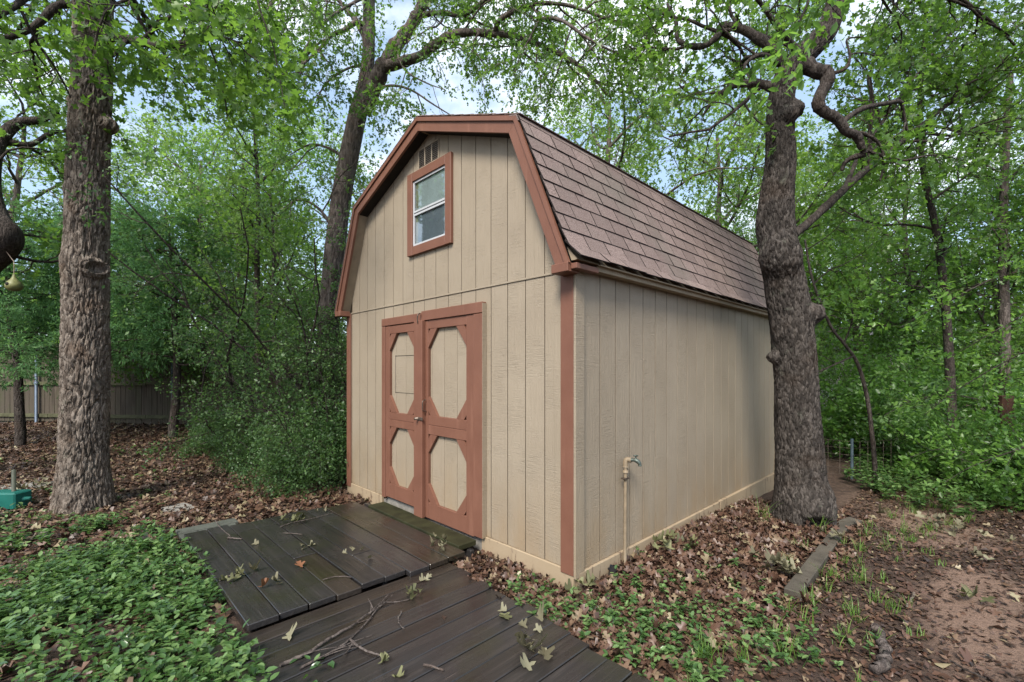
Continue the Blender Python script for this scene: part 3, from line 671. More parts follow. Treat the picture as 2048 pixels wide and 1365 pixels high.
# ------------------------------------------------------------------ growing branches
class Grow:
    def __init__(s, seed): s.r = random.Random(seed); s.tubes = {8: [], 5: [], 3: []}; s.tw = []; s.nr = np.random.default_rng(seed)
    def path(s, p, d, L, n, jit, trop):
        pts = [p]; st = L / n; r = s.r
        for i in range(n):
            d = (d + Vector((r.gauss(0, jit), r.gauss(0, jit), r.gauss(0, jit) + trop))).normalized(); p = p + d * st; pts.append(p)
        return pts
    def sprout(s, pts, r0, r1, cfg, lev=0, f0=.25):
        c = cfg[lev]; r = s.r; n = len(pts)
        cum = [0.0]
        for i in range(1, n): cum.append(cum[-1] + (pts[i] - pts[i - 1]).length)
        k = c['n'] if isinstance(c['n'], int) else max(1, int(round(c['n'] * cum[-1] * (1 - f0))))
        az = r.random() * 6.28
        for j in range(k):
            f = f0 + (1 - f0) * (j + r.random()) / k; t = f * cum[-1]
            i = 1
            while i < n - 1 and cum[i] < t: i += 1
            q = (t - cum[i - 1]) / max(1e-6, cum[i] - cum[i - 1]); p = pts[i - 1].lerp(pts[i], q); tg = (pts[i] - pts[i - 1]).normalized()
            az += 2.4 + r.gauss(0, .5)
            sd = tg.orthogonal().normalized(); sd.rotate(Quaternion(tg, az)); an = math.radians(c['ang'] + r.gauss(0, 12))
            d = tg * math.cos(an) + sd * math.sin(an); d.z += c.get('lift', 0); d.normalize()
            L = c['L'] * r.uniform(.65, 1.3) * (1.15 - .45 * f); rad = min((r0 + (r1 - r0) * f) * .62, c['rad'] * r.uniform(.8, 1.2))
            ch = s.path(p, d, L, c['seg'], c['jit'], c['trop'])
            last = lev == len(cfg) - 1
            if c.get('sides', 3): s.tubes[c.get('sides', 3)].append((np.array(ch), np.linspace(rad, rad * (.25 if last else .4), len(ch))))
            if last: s.tw.append((ch[0], ch[-1], ch[len(ch) // 2], L))
            else: s.sprout(ch, rad, rad * .4, cfg, lev + 1, c.get('f0', .2))
    def wood(s, name, mat, parent):
        Vs, Fs, off = [], [], 0
        for sd, ps in s.tubes.items():
            if ps: V, F = tube_arrays(ps, sd, False); Vs.append(V); Fs.append(F + off); off += len(V)
        return mobj(name, np.vstack(Vs), np.vstack(Fs), mat, parent, True)
    def leafy(s, per, size, tm, up=.9, spread=.06, along=.6, droop=0., keep=None, tint=(.5, .22)):
        r = s.nr; tw = np.array([[list(a), list(m), list(b)] for a, b, m, L in s.tw]); n = len(tw)
        if keep is not None: tw = tw[keep(tw[:, 1])]; n = len(tw)
        cl = np.clip(r.normal(tint[0], tint[1], n), 0, 1)
        i = np.repeat(np.arange(n), per); k = len(i); f = r.random(k) ** .7
        C = np.where(f[:, None] < .5, tw[i, 0] + (tw[i, 1] - tw[i, 0]) * (f * 2)[:, None], tw[i, 1] + (tw[i, 2] - tw[i, 1]) * (f * 2 - 1)[:, None]) + r.normal(size=(k, 3)) * spread
        ax = unit(tw[i, 2] - tw[i, 0]) * along + rdir(r, k) - UP * droop; nm = UP * up + rdir(r, k) * .9
        return leaves(tm, C, ax, nm, size * r.uniform(.6, 1.25, k), np.clip(cl[i] * .6 + r.normal(.2, .16, k) + .26 * vnoise(C[:, 0] * 1.1, C[:, 1] * 1.1, C[:, 2] * 1.1, 3), 0, 1))
    def crown(s, name, mat, parent, *a, **k):
        V, F, t = s.leafy(*a, **k); return mobj(name, V, F, mat, parent, False, {'tint': t})
def vec(pts): return [Vector(p) for p in pts]
def PX(lst, dep=None): return np.array([P(*q) if len(q) == 3 else P(q[0], q[1], dep) for q in lst])

# ------------------------------------------------------------------ trunks with real bark relief
def trunk(name, pts, rad, mat, parent, cw, chh, amp, feats, seed, na=150, dz=.022, flare=(.0, .3), z0=0., lobes=0.):
    pts = np.asarray(pts, float); rad = np.asarray(rad, float)
    sm = catmull(np.hstack([pts, rad[:, None]]), 12); q, r = sm[:, :3], sm[:, 3]
    cum = np.concatenate([[0], np.cumsum(np.linalg.norm(np.diff(q, axis=0), axis=1))]); n = int(cum[-1] / dz)
    s = np.linspace(0, cum[-1], n); q = np.stack([np.interp(s, cum, q[:, k]) for k in range(3)], 1); r = np.interp(s, cum, r)
    t = unit(np.gradient(q, axis=0)); a = unit(RT[None] - t * (t @ RT)[:, None]); b = np.cross(t, a)       # a: right, b: roughly away
    th = np.arange(na) / na * 2 * math.pi; TH_, S_ = np.meshgrid(th, s); rr = r[:, None] + 0 * TH_
    per = max(6, round(2 * math.pi * np.mean(r) / cw)); u = TH_ / (2 * math.pi) * per; v = S_ / chh
    cx, cy = np.cos(TH_) * 2, np.sin(TH_) * 2
    wu = fbm(cx * 2, cy * 2, S_ * 4, seed, 3) * 1.3; wv = fbm(cx * 3, cy * 3, S_ * 6, seed + 3, 3) * .9
    wr = worley(u + wu * .8, v + wv, per, seed); wr2 = worley((u + wu) * 2, (v + wv) * 2.3, per * 2, seed + 9)
    brk = np.clip(wr * 4.6, 0, 1) ** .7 + .22 * np.clip(wr2 * 3.0, 0, 1) + .32 * fbm(cx * 14, cy * 14, S_ * 26, seed + 1, 3)
    d = amp * (brk - .85) + .03 * r[:, None] * 4 * fbm(cx * .6, cy * .6, S_ * 1.3, seed + 2, 3)
    zz = S_ - z0
    if flare[0]: d = d + flare[0] * np.exp(-np.clip(S_, 0, 9) / flare[1]) * (1 + lobes * np.sin(TH_ * 5 + 1.2 + .6 * np.sin(TH_ * 2)) + lobes * .6 * np.sin(TH_ * 3 - .4))
    for (t0, s0, am, sg, kind) in feats:                      # angle in degrees (-90 faces the viewer), height along trunk
        dt = (TH_ - math.radians(t0) + math.pi) % (2 * math.pi) - math.pi; rad0 = np.interp(s0, s, r)
        e = np.hypot(dt * rad0, S_ - s0) / sg
        if kind == 'knob': d = d + am * np.exp(-e ** 4 * .8) * (1 + .25 * fbm(cx * 6, cy * 6, S_ * 12, seed + 4, 3))
        elif kind == 'swell': d = d + am * np.exp(-e ** 2)
        elif kind == 'ring': d = d + am * np.exp(-((e - 1) / .38) ** 2) * (1 + .35 * np.sin(e * 16 + 2 * wu)) - am * .55 * np.exp(-(e / .62) ** 4)
        elif kind == 'whorl': d = d + am * (np.exp(-e ** 4 * .5) + .09 * np.sin(e * 11 + wu * 7 + wv * 5) * np.exp(-(e / 1.3) ** 4))
        elif kind == 'hole': d = d - am * np.exp(-e ** 4)
    R_ = rr + d
    V = q[:, None] + R_[..., None] * (np.cos(TH_)[..., None] * a[:, None] + np.sin(TH_)[..., None] * b[:, None])
    i = np.arange(n - 1)[:, None] * na; k = np.arange(na); k2 = (k + 1) % na
    F = np.stack([i + k, i + k2, i + na + k2, i + na + k], -1).reshape(-1, 4)
    return mobj(name, V.reshape(-1, 3), F, mat, parent, True)

# cfgs: limb children -> branchlets -> twigs
def cfg3(L1, L2, L3, n1, n2, n3, trop=(.02, -.01, -.05), r1=.03, r2=.012, r3=.004, ang=(55, 50, 45)):
    return [dict(n=n1, L=L1, seg=6, jit=.22, trop=trop[0], ang=ang[0], rad=r1, sides=5, f0=.2),
            dict(n=n2, L=L2, seg=5, jit=.25, trop=trop[1], ang=ang[1], rad=r2, sides=3, f0=.15),
            dict(n=n3, L=L3, seg=3, jit=.22, trop=trop[2], ang=ang[2], rad=r3, sides=3)]
def limb(G, pts, r0, r1, cfg, f0=.2, n=6, sides=8):
    q = catmull(pts, n); 
    j = G.nr.normal(size=q.shape) * r1 * .12; j[0] = 0; q = q + j
    G.tubes[sides].append((q, np.linspace(r0, r1, len(q)) * (1 + .16 * vnoise(np.arange(len(q)) * .7, r0 * 90, 0, 3)))); G.sprout(vec(q), r0, r1, cfg, 0, f0)

def no_shed(c):                                          # keep foliage out of the shed and away from the lens
    x, y, z = c[:, 0], c[:, 1], c[:, 2]
    ins = (x > -W - .35) & (x < .45) & (y > -.5) & (y < L + .4) & (z < 4.25)
    return ~ins & (np.hypot(x - CAM[0], y - CAM[1]) > 1.6)

# ---- left oak (foreground trunk)
lo_dep = 5.32
lp = PX([(168, 1040), (168, 1000), (168, 900), (171, 780), (172, 660), (172, 560), (175, 430), (178, 300), (184, 170), (186, 60), (186, -60), (190, -240), (200, -420)], lo_dep)
LEFT_NA = 300
lpx = [126, 118, 104, 104, 102, 98, 92, 90, 86, 84, 82, 74, 60]
lr = np.array(lpx) / 2 / FPX * lo_dep * .70
left_oak = thing('oak_tree', 'large oak with straight furrowed grey trunk at left', 'tree', (lp[0][0], lp[0][1], 0))
hz0 = lp[0][2]
def sh(py, dep=lo_dep): return (HOR - py) / FPX * dep + CAM[2] - hz0
trunk('trunk', lp, lr, M['bark_l'], left_oak, .050, .26, .034,
      [(-28, sh(540), .055, .085, 'ring'), (-40, sh(545), .03, .16, 'swell'), (-100, sh(528), .03, .16, 'swell'), (178, sh(382), .05, .09, 'knob'), (10, sh(246), .085, .085, 'knob'), (182, sh(210), .05, .08, 'knob'),
       (-80, sh(275), .03, .10, 'knob'), (-100, sh(140), .025, .09, 'knob'), (184, sh(312), .035, .08, 'knob'), (5, sh(68), .07, .08, 'knob'), (-75, sh(440), .02, .12, 'whorl'), (-60, sh(642), .018, .09, 'knob'), (-50, sh(758), .02, .10, 'knob'), (-80, sh(845), .018, .09, 'knob'), (-95, sh(710), .015, .10, 'knob')],
      3, 250, .0145, (.075, .22), lobes=.35)
G = Grow(21)
cf = cfg3(1.1, .55, .28, 2.6, 5, 5, trop=(.0, -.03, -.06))
limb(G, PX([(186, 70, 5.3), (250, 78, 5.2), (330, 92, 5.0), (420, 70, 4.9), (480, 40, 4.8)]), .06, .02, cf, .15)
limb(G, PX([(186, -40, 5.3), (270, -20, 5.0), (360, 10, 4.7), (420, 60, 4.5)]), .06, .015, cf)
limb(G, PX([(180, 20, 5.3), (120, 10, 5.2), (60, 60, 5.1), (-30, 80, 5.0), (-150, 60, 4.9)]), .05, .02, cf)
limb(G, PX([(180, -60, 5.3), (100, -40, 4.9), (20, 20, 4.6), (-60, 60, 4.4)]), .05, .015, cf)
limb(G, PX([(186, -140, 5.3), (260, -120, 6.0), (350, -60, 6.6), (450, 20, 7.2), (520, 100, 7.6)]), .06, .015, cf)
limb(G, PX([(180, -140, 5.3), (110, -60, 6.3), (50, 40, 7.0), (-20, 150, 7.4)]), .06, .015, cf)
limb(G, PX([(190, -100, 5.3), (280, 20, 6.6), (330, 110, 7.4), (390, 180, 8.0)]), .05, .012, cf)
G.wood('branches', M['bark_d'], left_oak)
G.crown('crown', M['leaf'], left_oak, 8, .100, OAK, spread=.06, keep=no_shed, tint=(.42, .2))

# ---- right oak (dark gnarled trunk beside the shed)
ro_dep = 4.70
rp = PX([(1602, 1075), (1601, 1030), (1601, 960), (1597, 880), (1592, 800), (1589, 720), (1581, 640), (1570, 570), (1561, 505), (1553, 445), (1554, 385), (1560, 320), (1560, 250), (1563, 190), (1578, 143), (1612, 105), (1648, 68), (1668, 22), (1684, -40), (1720, -140), (1740, -260)], ro_dep)
rpx = [128, 116, 108, 101, 95, 93, 92, 90, 84, 80, 72, 65, 60, 56, 54, 53, 48, 44, 42, 40, 34]
rr_ = np.array(rpx) / 2 / FPX * ro_dep * .80
right_oak = thing('oak_tree', 'gnarled dark oak with burls leaning beside the shed wall', 'tree', (rp[0][0], rp[0][1], 0))
hz1 = rp[0][2]
def sr(py): return (HOR - py) / FPX * ro_dep + CAM[2] - hz1
trunk('trunk', rp, rr_, M['bark_r'], right_oak, .030, .095, .017,
      [(-118, sr(512), .075, .16, 'whorl'), (-150, sr(520), .03, .14, 'swell'), (-14, sr(634), .115, .095, 'knob'), (175, sr(712), .065, .06, 'knob'), (-80, sr(240), .075, .07, 'knob'), (-5, sr(218), .085, .085, 'knob'),
       (165, sr(440), .02, .25, 'swell'), (-60, sr(1000), .06, .16, 'whorl'), (-120, sr(1005), .05, .14, 'swell'), (-92, sr(1040), .11, .10, 'hole'), (-150, sr(660), .02, .1, 'knob')],
      13, 230, .0135, (.095, .20), lobes=.35)
G = Grow(33)
cf = cfg3(.8, .42, .22, 3.0, 5, 5, trop=(.03, .0, -.03), r1=.02)
cfd = cfg3(1.0, .5, .24, 3.4, 6, 5, trop=(.05, .0, -.03), r1=.022)
limb(G, PX([(1588, 132, 4.7), (1612, 132, 4.66), (1634, 144, 4.62), (1652, 147, 4.6), (1654, 165, 4.58), (1641, 190, 4.56), (1637, 212, 4.55), (1652, 226, 4.55), (1676, 240, 4.55), (1692, 262, 4.56), (1714, 274, 4.58), (1722, 292, 4.6), (1728, 309, 4.62), (1706, 315, 4.65), (1690, 326, 4.68), (1683, 342, 4.7)]), .082, .018, [dict(c) for c in cfg3(.5, .3, .18, .5, 3, 3)], .5)
limb(G, PX([(1682, 250, 4.56), (1700, 232, 4.56), (1730, 216, 4.6), (1768, 208, 4.7), (1800, 204, 4.8), (1806, 224, 4.85), (1814, 262, 4.9)]), .032, .012, cf, .4)
limb(G, PX([(1706, 268, 4.58), (1720, 266, 4.58), (1748, 278, 4.6), (1764, 300, 4.62), (1766, 336, 4.65), (1760, 362, 4.65)]), .022, .008, [dict(c) for c in cfg3(.4, .25, .16, .6, 3, 3)], .5)
limb(G, PX([(1655, 150, 4.6), (1690, 138, 4.6), (1700, 112, 4.62), (1694, 80, 4.65), (1725, 74, 4.7)]), .02, .006, [dict(c) for c in cfg3(.4, .25, .16, .8, 3, 3)], .4)
limb(G, PX([(1588, 470, 4.8), (1640, 425, 5.0), (1700, 368, 5.3), (1760, 318, 5.6), (1830, 262, 6.0), (1920, 190, 6.4), (2020, 120, 6.8), (2140, 50, 7.2)]), .05, .022, cfd, .22)
limb(G, PX([(1815, 268, 5.9), (1860, 268, 6.1), (1900, 272, 6.3), (1960, 262, 6.5), (2060, 250, 6.8)]), .022, .01, cfd, .1)
limb(G, PX([(1690, 378, 5.3), (1720, 310, 5.8), (1790, 210, 6.4), (1880, 90, 7.0), (1990, -20, 7.6)]), .03, .012, cfd, .15)
limb(G, PX([(1560, 182, 4.7), (1520, 168, 4.72), (1486, 168, 4.8), (1455, 178, 4.9), (1425, 205, 5.0), (1405, 232, 5.1)]), .055, .012, cfd, .05)
limb(G, PX([(1585, 140, 4.7), (1540, 95, 4.8), (1490, 62, 4.9), (1446, 52, 5.0), (1434, 74, 5.0), (1408, 92, 5.0), (1378, 92, 5.0), (1355, 78, 5.05), (1352, 44, 5.1), (1334, 8, 5.2)]), .055, .016, cfd, .08)
limb(G, PX([(1560, 130, 4.7), (1525, 110, 4.55), (1490, 130, 4.45), (1500, 160, 4.4)]), .03, .008, cfd, .1)
limb(G, PX([(1600, 110, 4.7), (1560, 60, 4.5), (1530, 20, 4.4), (1500, -20, 4.3)]), .04, .01, cfd, .1)
limb(G, PX([(1680, -30, 4.7), (1750, -60, 4.9), (1850, -40, 5.2), (1950, 20, 5.5), (2030, 90, 5.7)]), .05, .012, cfd, .1)
limb(G, PX([(1680, -60, 4.7), (1640, -120, 5.4), (1560, -80, 6.2), (1500, -10, 7.0)]), .05, .012, cfd, .2)
limb(G, PX([(1700, -90, 4.7), (1790, -60, 6.2), (1860, 40, 7.2), (1900, 130, 8.0)]), .05, .012, cfd, .2)
G.wood('branches', M['bark_d'], right_oak)
G.crown('crown', M['leaf'], right_oak, 5, .082, OAK, spread=.05, keep=no_shed, tint=(.55, .2))

# ---- middle tree behind the left corner of the shed
md = 7.6
mp_ = PX([(640, 950), (645, 850), (650, 740), (660, 620), (670, 490), (688, 365), (704, 280), (716, 228), (730, 170), (737, 110), (738, 40), (738, -60), (730, -200)], md)
mr = np.array([62, 54, 50, 47, 46, 44, 42, 42, 34, 29, 27, 24, 16]) / 2 / FPX * md * .82
mid_tree = thing('oak_tree', 'slender grey forked tree rising behind the shed roof peak', 'tree', (mp_[0][0], mp_[0][1], 0))
trunk('trunk', mp_, mr, M['bark_m'], mid_tree, .045, .12, .012, [], 41, 72, .035, (.06, .25))
G = Grow(44)
cm = cfg3(1.15, .6, .30, 2.9, 5, 5, trop=(-.06, -.10, -.12), r1=.018, ang=(60, 50, 45))
limb(G, PX([(722, 222, 7.6), (748, 172, 7.5), (768, 130, 7.4), (795, 88, 7.4), (822, 52, 7.4), (850, 2, 7.4), (885, -60, 7.4), (930, -140, 7.4)]), .155, .06, cm, .45)
limb(G, PX([(772, 134, 7.4), (806, 124, 7.2), (842, 112, 7.0), (872, 88, 6.9), (905, 70, 6.8), (945, 65, 6.7), (985, 68, 6.6), (1030, 72, 6.5), (1075, 88, 6.4), (1125, 112, 6.3), (1180, 150, 6.2), (1215, 190, 6.2)]), .085, .018, cm, .16)
limb(G, PX([(733, 52, 7.6), (712, 45, 7.5), (690, 60, 7.4), (662, 72, 7.3), (645, 92, 7.2), (618, 118, 7.1), (590, 142, 7.0)]), .05, .014, cm, .3)
limb(G, PX([(731, 80, 7.6), (716, 48, 7.7), (698, 24, 7.8), (672, -4, 7.9), (630, -40, 8.0)]), .055, .03, cm, .3)
limb(G, PX([(700, 272, 7.6), (716, 244, 7.5), (738, 212, 7.45), (752, 180, 7.4), (790, 172, 7.3), (825, 182, 7.2), (860, 205, 7.1), (900, 230, 7.0)]), .035, .008, [dict(c) for c in cfg3(.6, .4, .25, 1.2, 3, 4, trop=(-.03, -.06, -.08))], .5)
limb(G, PX([(845, 30, 7.4), (880, 26, 7.2), (925, 30, 7.0), (965, 5, 6.8), (1010, -30, 6.6), (1080, -50, 6.4)]), .045, .018, cm, .15)
limb(G, PX([(990, 68, 6.6), (1000, 40, 6.4), (1060, 10, 6.2), (1130, 10, 6.0), (1220, 40, 5.9), (1290, 60, 5.9)]), .04, .012, cm, .1)
limb(G, PX([(1075, 40, 6.2), (1120, 40, 5.8), (1180, 80, 5.6), (1240, 110, 5.6)]), .03, .01, cm, .1)
limb(G, PX([(738, -30, 7.6), (690, -80, 7.2), (620, -70, 6.9), (560, -20, 6.7), (520, 40, 6.6)]), .045, .012, cm, .2)
limb(G, PX([(738, -80, 7.6), (800, -130, 7.2), (900, -120, 6.8), (1000, -70, 6.4)]), .05, .015, cm, .2)
limb(G, PX([(700, 330, 7.5), (665, 300, 7.6), (620, 290, 7.7), (580, 310, 7.8)]), .03, .008, cm, .2)
limb(G, PX([(672, 470, 7.6), (640, 420, 7.5), (600, 400, 7.4), (560, 420, 7.3)]), .03, .008, cm, .2)
limb(G, PX([(738, -10, 7.6), (700, 10, 7.2), (655, 40, 6.9), (615, 90, 6.7), (600, 150, 6.6)]), .03, .008, cm, .2)
limb(G, PX([(725, 130, 7.6), (690, 140, 7.3), (650, 170, 7.0), (625, 220, 6.9)]), .025, .008, cm, .2)
limb(G, PX([(790, 96, 7.4), (810, 140, 7.0), (850, 165, 6.8), (890, 180, 6.7)]), .022, .006, cm, .2)
limb(G, PX([(738, -60, 7.6), (640, -60, 6.0), (560, -10, 5.6), (510, 60, 5.4)]), .04, .01, cm, .3)
G.wood('branches', M['bark_m'], mid_tree)
G.crown('crown', M['leaf'], mid_tree, 11, .070, OAKLO, spread=.05, droop=.35, keep=no_shed, tint=(.5, .2))

# ------------------------------------------------------------------ background trees (three kinds, copied)
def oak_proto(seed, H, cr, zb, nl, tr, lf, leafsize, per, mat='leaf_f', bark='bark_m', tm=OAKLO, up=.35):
    G = Grow(seed); r = G.r; tp = G.path(Vector((0, 0, -.3)), Vector((r.gauss(0, .05), r.gauss(0, .05), 1)), H * .92, 12, .07, .05)
    G.tubes[8].append((np.array(tp), np.linspace(tr, tr * .25, 13)))
    for k in range(nl):
        f = zb / H + (1 - zb / H) * (k + r.random() * .6) / nl; ii = min(11, int(f * 12 * .98)); p = tp[ii].lerp(tp[ii + 1], .5)
        a = k * 2.4 + r.gauss(0, .3); L = cr * (1.1 - .55 * abs(f - .45)) * r.uniform(.75, 1.15)
        d = Vector((math.cos(a), math.sin(a), up + .5 * f)).normalized(); ch = G.path(p, d, L, 8, .16, -.01)
        rr = max(.018, tr * .42 * (1 - .5 * f)); G.tubes[5].append((np.array(ch), np.linspace(rr, .01, 9))); G.sprout(ch, rr, .01, cfg3(cr * .36, cr * .19, .34, lf[0], lf[1], lf[2], trop=(.02, -.01, -.04), r1=.02, r2=.009), 0, .18)
    e = bpy.data.objects.new('proto', None)
    V1, F1 = [], []; off = 0
    for sd_, ps in G.tubes.items():
        if ps: V, F = tube_arrays(ps, sd_, False); V1.append(V); F1.append(F + off); off += len(V)
    wood = fmesh('trunk', np.vstack(V1), np.vstack(F1), M[bark], True)
    V, F, t = G.leafy(per, leafsize, tm, spread=.11, tint=(.5, .22)); cr_ = fmesh('crown', V, F, M[mat], False, {'tint': t})
    return wood, cr_
def put(proto, name, label, cat, x, y, rz, sc, group=None, parts=('trunk', 'crown'), zoff=-.05, tilt=0.):
    o = thing(name, label, cat, (x, y, float(gh(x, y)) + zoff), group); o.rotation_euler = (tilt, 0, rz); o.scale = (sc, sc, sc)
    for nm, me in zip(parts, proto):
        if me is None: continue
        c = bpy.data.objects.new(nm, me); link(c, o)
    return o
def PD(px, dep): q = P(px, HOR, dep); return q[0], q[1]
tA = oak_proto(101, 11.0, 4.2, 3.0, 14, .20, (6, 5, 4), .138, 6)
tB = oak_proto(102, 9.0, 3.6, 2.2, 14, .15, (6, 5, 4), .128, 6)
tC = oak_proto(103, 7.0, 3.0, 1.2, 16, .10, (6, 5, 5), .11, 7, 'leaf_b')
back = [(tA, 'tall oak beyond the board fence at the far left', -60, 15.0, 0.3, 1.0), (tB, 'pale leafy oak seen between the left trunk and the shrubs', 330, 13.5, 1.1, 1.05),
        (tC, 'low bright green tree behind the evergreen and the fence', 480, 12.0, 2.2, .95), (tA, 'tall oak just left of the slender forked tree', 545, 16.5, 3.0, 1.0),
        (tB, 'small oak showing beneath the fork of the slender tree', 790, 14.5, 4.0, .85), (tA, 'broad oak whose crown tops the middle of the roof', 1215, 13.0, 5.0, .86),
        (tB, 'oak with dark trunk rising behind the right end of the roof', 1412, 11.0, .6, 1.0), (tC, 'light green tree between the roof end and the dark oak', 1490, 15.0, 2.0, 1.0),
        (tA, 'tall woodland oak just right of the dark gnarled trunk', 1720, 13.5, 1.7, .82), (tB, 'woodland oak in the middle of the right hand thicket', 1840, 11.5, 3.4, .8),
        (tC, 'bright low tree deep in the right hand thicket', 1780, 15.5, 4.4, 1.1), (tA, 'tall woodland oak at the far right edge', 2080, 12.5, 5.2, .8),
        (tC, 'bright low tree at the right edge behind the dark post', 1990, 10.0, .9, .9), (tB, 'woodland oak beyond the far corner of the shed', 1610, 17.0, 2.6, 1.1)]
for pr, lab, px, dep, rz, sc in back:
    x_, y_ = PD(px, dep); put(pr, 'oak_tree', lab, 'tree', x_, y_, rz, sc, 'woodland trees round the yard')

# ---- thin trunks that can be told apart in the right hand thicket, and by the shrubs
G = Grow(71)
def sapling(label, pts, r0, r1, cfg, seed, leaf, size, per=7, f0=.35, bark='bark_d', tm=OAKLO, name='sapling'):
    o = thing(name, label, 'tree', (pts[0][0], pts[0][1], float(gh(pts[0][0], pts[0][1])))); g = Grow(seed)
    q = catmull(pts, 6); g.tubes[8].append((q, np.linspace(r0, r1, len(q)))); g.sprout(vec(q), r0, r1, cfg, 0, f0)
    g.wood('trunk', M[bark], o); g.crown('crown', M[leaf], o, per, size, tm, spread=.06, keep=no_shed); return o
cs = cfg3(1.3, .6, .28, 3.2, 5, 5, trop=(.0, -.03, -.04), r1=.02)
sapling('thin leaning sapling right of the gnarled oak by the wire fence', PX([(1752, 966, 6.5), (1746, 890, 6.5), (1735, 800, 6.5), (1716, 730, 6.5), (1690, 690, 6.5), (1660, 650, 6.5), (1625, 560, 6.6), (1610, 480, 6.7)]), .032, .014, cs, 72, 'leaf_b', .085, f0=.45)
sapling('straight dark sapling standing in the middle of the right thicket', PX([(1905, 960, 7.6), (1902, 800, 7.6), (1896, 680, 7.6), (1886, 560, 7.6), (1870, 450, 7.6), (1845, 330, 7.6), (1840, 200, 7.6), (1850, 60, 7.6)]), .075, .03, cs, 73, 'leaf_b', .09, f0=.35)
sapling('grey trunk near the right edge behind the dark post', PX([(2012, 930, 8.6), (2010, 760, 8.6), (2008, 600, 8.6), (2006, 480, 8.6), (2010, 330, 8.6), (2020, 150, 8.6)]), .10, .05, cs, 74, 'leaf_b', .09, f0=.4, bark='bark_m')
sapling('thin dark sapling between the evergreen and the slender tree', PX([(516, 900, 9.4), (515, 700, 9.4), (514, 520, 9.4), (517, 420, 9.4), (512, 300, 9.4), (505, 200, 9.4)]), .07, .03, cs, 75, 'leaf_f', .09, f0=.4)
sapling('pair leaning dark stem behind the tall shrub', PX([(560, 900, 8.4), (556, 760, 8.4), (545, 620, 8.4), (548, 500, 8.4), (540, 380, 8.4)]), .05, .02, cs, 76, 'leaf_f', .085, f0=.4)

# ---- leaning dark limb at the left edge with a hanging gourd
G = Grow(81)
ll_ = thing('leaning_tree', 'dark mossy leaning trunk cut off by the left frame edge', 'tree', tuple(P(-260, 965, 6.4) * A(1, 1, 0)))
q = catmull(PX([(-260, 970, 6.4), (-160, 760, 6.3), (-60, 560, 6.2), (0, 500, 6.1), (14, 470, 6.0), (-6, 440, 6.0), (-20, 380, 6.1), (-10, 300, 6.3), (30, 250, 6.5), (80, 240, 6.6), (118, 225, 6.7)]), 6)
G.tubes[8].append((q, np.interp(np.linspace(0, 1, len(q)), [0, .4, .6, 1], [.22, .16, .11, .03]))); G.sprout(vec(q), .08, .02, cfg3(1.0, .5, .26, 2.0, 5, 5), 0, .55)
limb(G, PX([(-10, 300, 6.3), (10, 285, 6.4), (60, 290, 6.6), (100, 268, 6.7), (135, 262, 6.9)]), .06, .02, cfg3(.9, .45, .25, 2.5, 5, 5), .2)
G.wood('trunk', M['bark_d'], ll_); G.crown('crown', M['leaf'], ll_, 8, .095, OAK, spread=.06, keep=no_shed)
M['gourd'] = m_simple('mottled_gourd', (.15, .15, .055), .5, .35, var=.5, sc=14)
gp_ = P(28, 570, 5.9); gd = thing('gourd_birdhouse', 'mottled green gourd birdhouse hanging at the left edge', 'birdhouse', tuple(gp_))
prof = [(0, .075), (.045, .070), (.078, .045), (.088, .0), (.078, -.035), (.045, -.062), (0, -.070)]
prof = [(0, .14), (.012, .135), (.020, .10), (.036, .068), (.066, .035), (.086, -.005), (.082, -.045), (.052, -.075), (0, -.085)]
V, F = [], []; ns = 20
for (r_, z_) in prof:
    for k in range(ns): a = k / ns * 6.2832; V.append(gp_ + A(r_ * math.cos(a), r_ * math.sin(a), z_))
for j in range(len(prof) - 1):
    for k in range(ns): F.append((j * ns + k, j * ns + (k + 1) % ns, (j + 1) * ns + (k + 1) % ns, (j + 1) * ns + k))
mobj('gourd_body', V, F, M['gourd'], gd, True)
tube('entrance_hole', [gp_ - FW * .080 + UP * .0, gp_ - FW * .088 + UP * .0], [.020, .020], M['dark'], gd, 12)
tube('cord', [gp_ + UP * .13, gp_ + UP * .30, P(10, 500, 6.0)], .004, M['steel'], gd, 5)

# ------------------------------------------------------------------ junipers on the left
def juniper_proto(seed, H, R0):
    G = Grow(seed); r = G.r; tp = G.path(Vector((0, 0, -.2)), Vector((0, 0, 1)), H, 10, .05, .05); G.tubes[8].append((np.array(tp), np.linspace(.10, .02, 11)))
    n = 44
    for k in range(n):
        f = .35 + .63 * k / n; ii = min(9, int(f * 10)); p = tp[ii].lerp(tp[ii + 1], f * 10 - ii); a = k * 2.4 + r.gauss(0, .3); L = R0 * (1.05 - .8 * f) * r.uniform(.75, 1.15) + .25
        d = Vector((math.cos(a), math.sin(a), .12)).normalized(); ch = G.path(p, d, L, 6, .10, -.035); G.tubes[5].append((np.array(ch), np.linspace(.022, .005, 7)))
        G.sprout(ch, .02, .005, [dict(n=8, L=L * .34 + .15, seg=4, jit=.15, trop=-.03, ang=45, rad=.006, sides=3, f0=.1), dict(n=6, L=.26, seg=3, jit=.2, trop=-.05, ang=40, rad=.003, sides=0)], 0, .2)
    V1, F1 = [], []; off = 0
    for sd_, ps in G.tubes.items():
        if ps: V, F = tube_arrays(ps, sd_, False); V1.append(V); F1.append(F + off); off += len(V)
    V, F, t = G.leafy(17, .085, NEED, up=.4, spread=.035, along=1.2, droop=.25, tint=(.5, .25))
    return fmesh('trunk', np.vstack(V1), np.vstack(F1), M['bark_d'], True), fmesh('crown', V, F, M['juniper'], False, {'tint': t})
jA = juniper_proto(91, 5.4, 2.3)
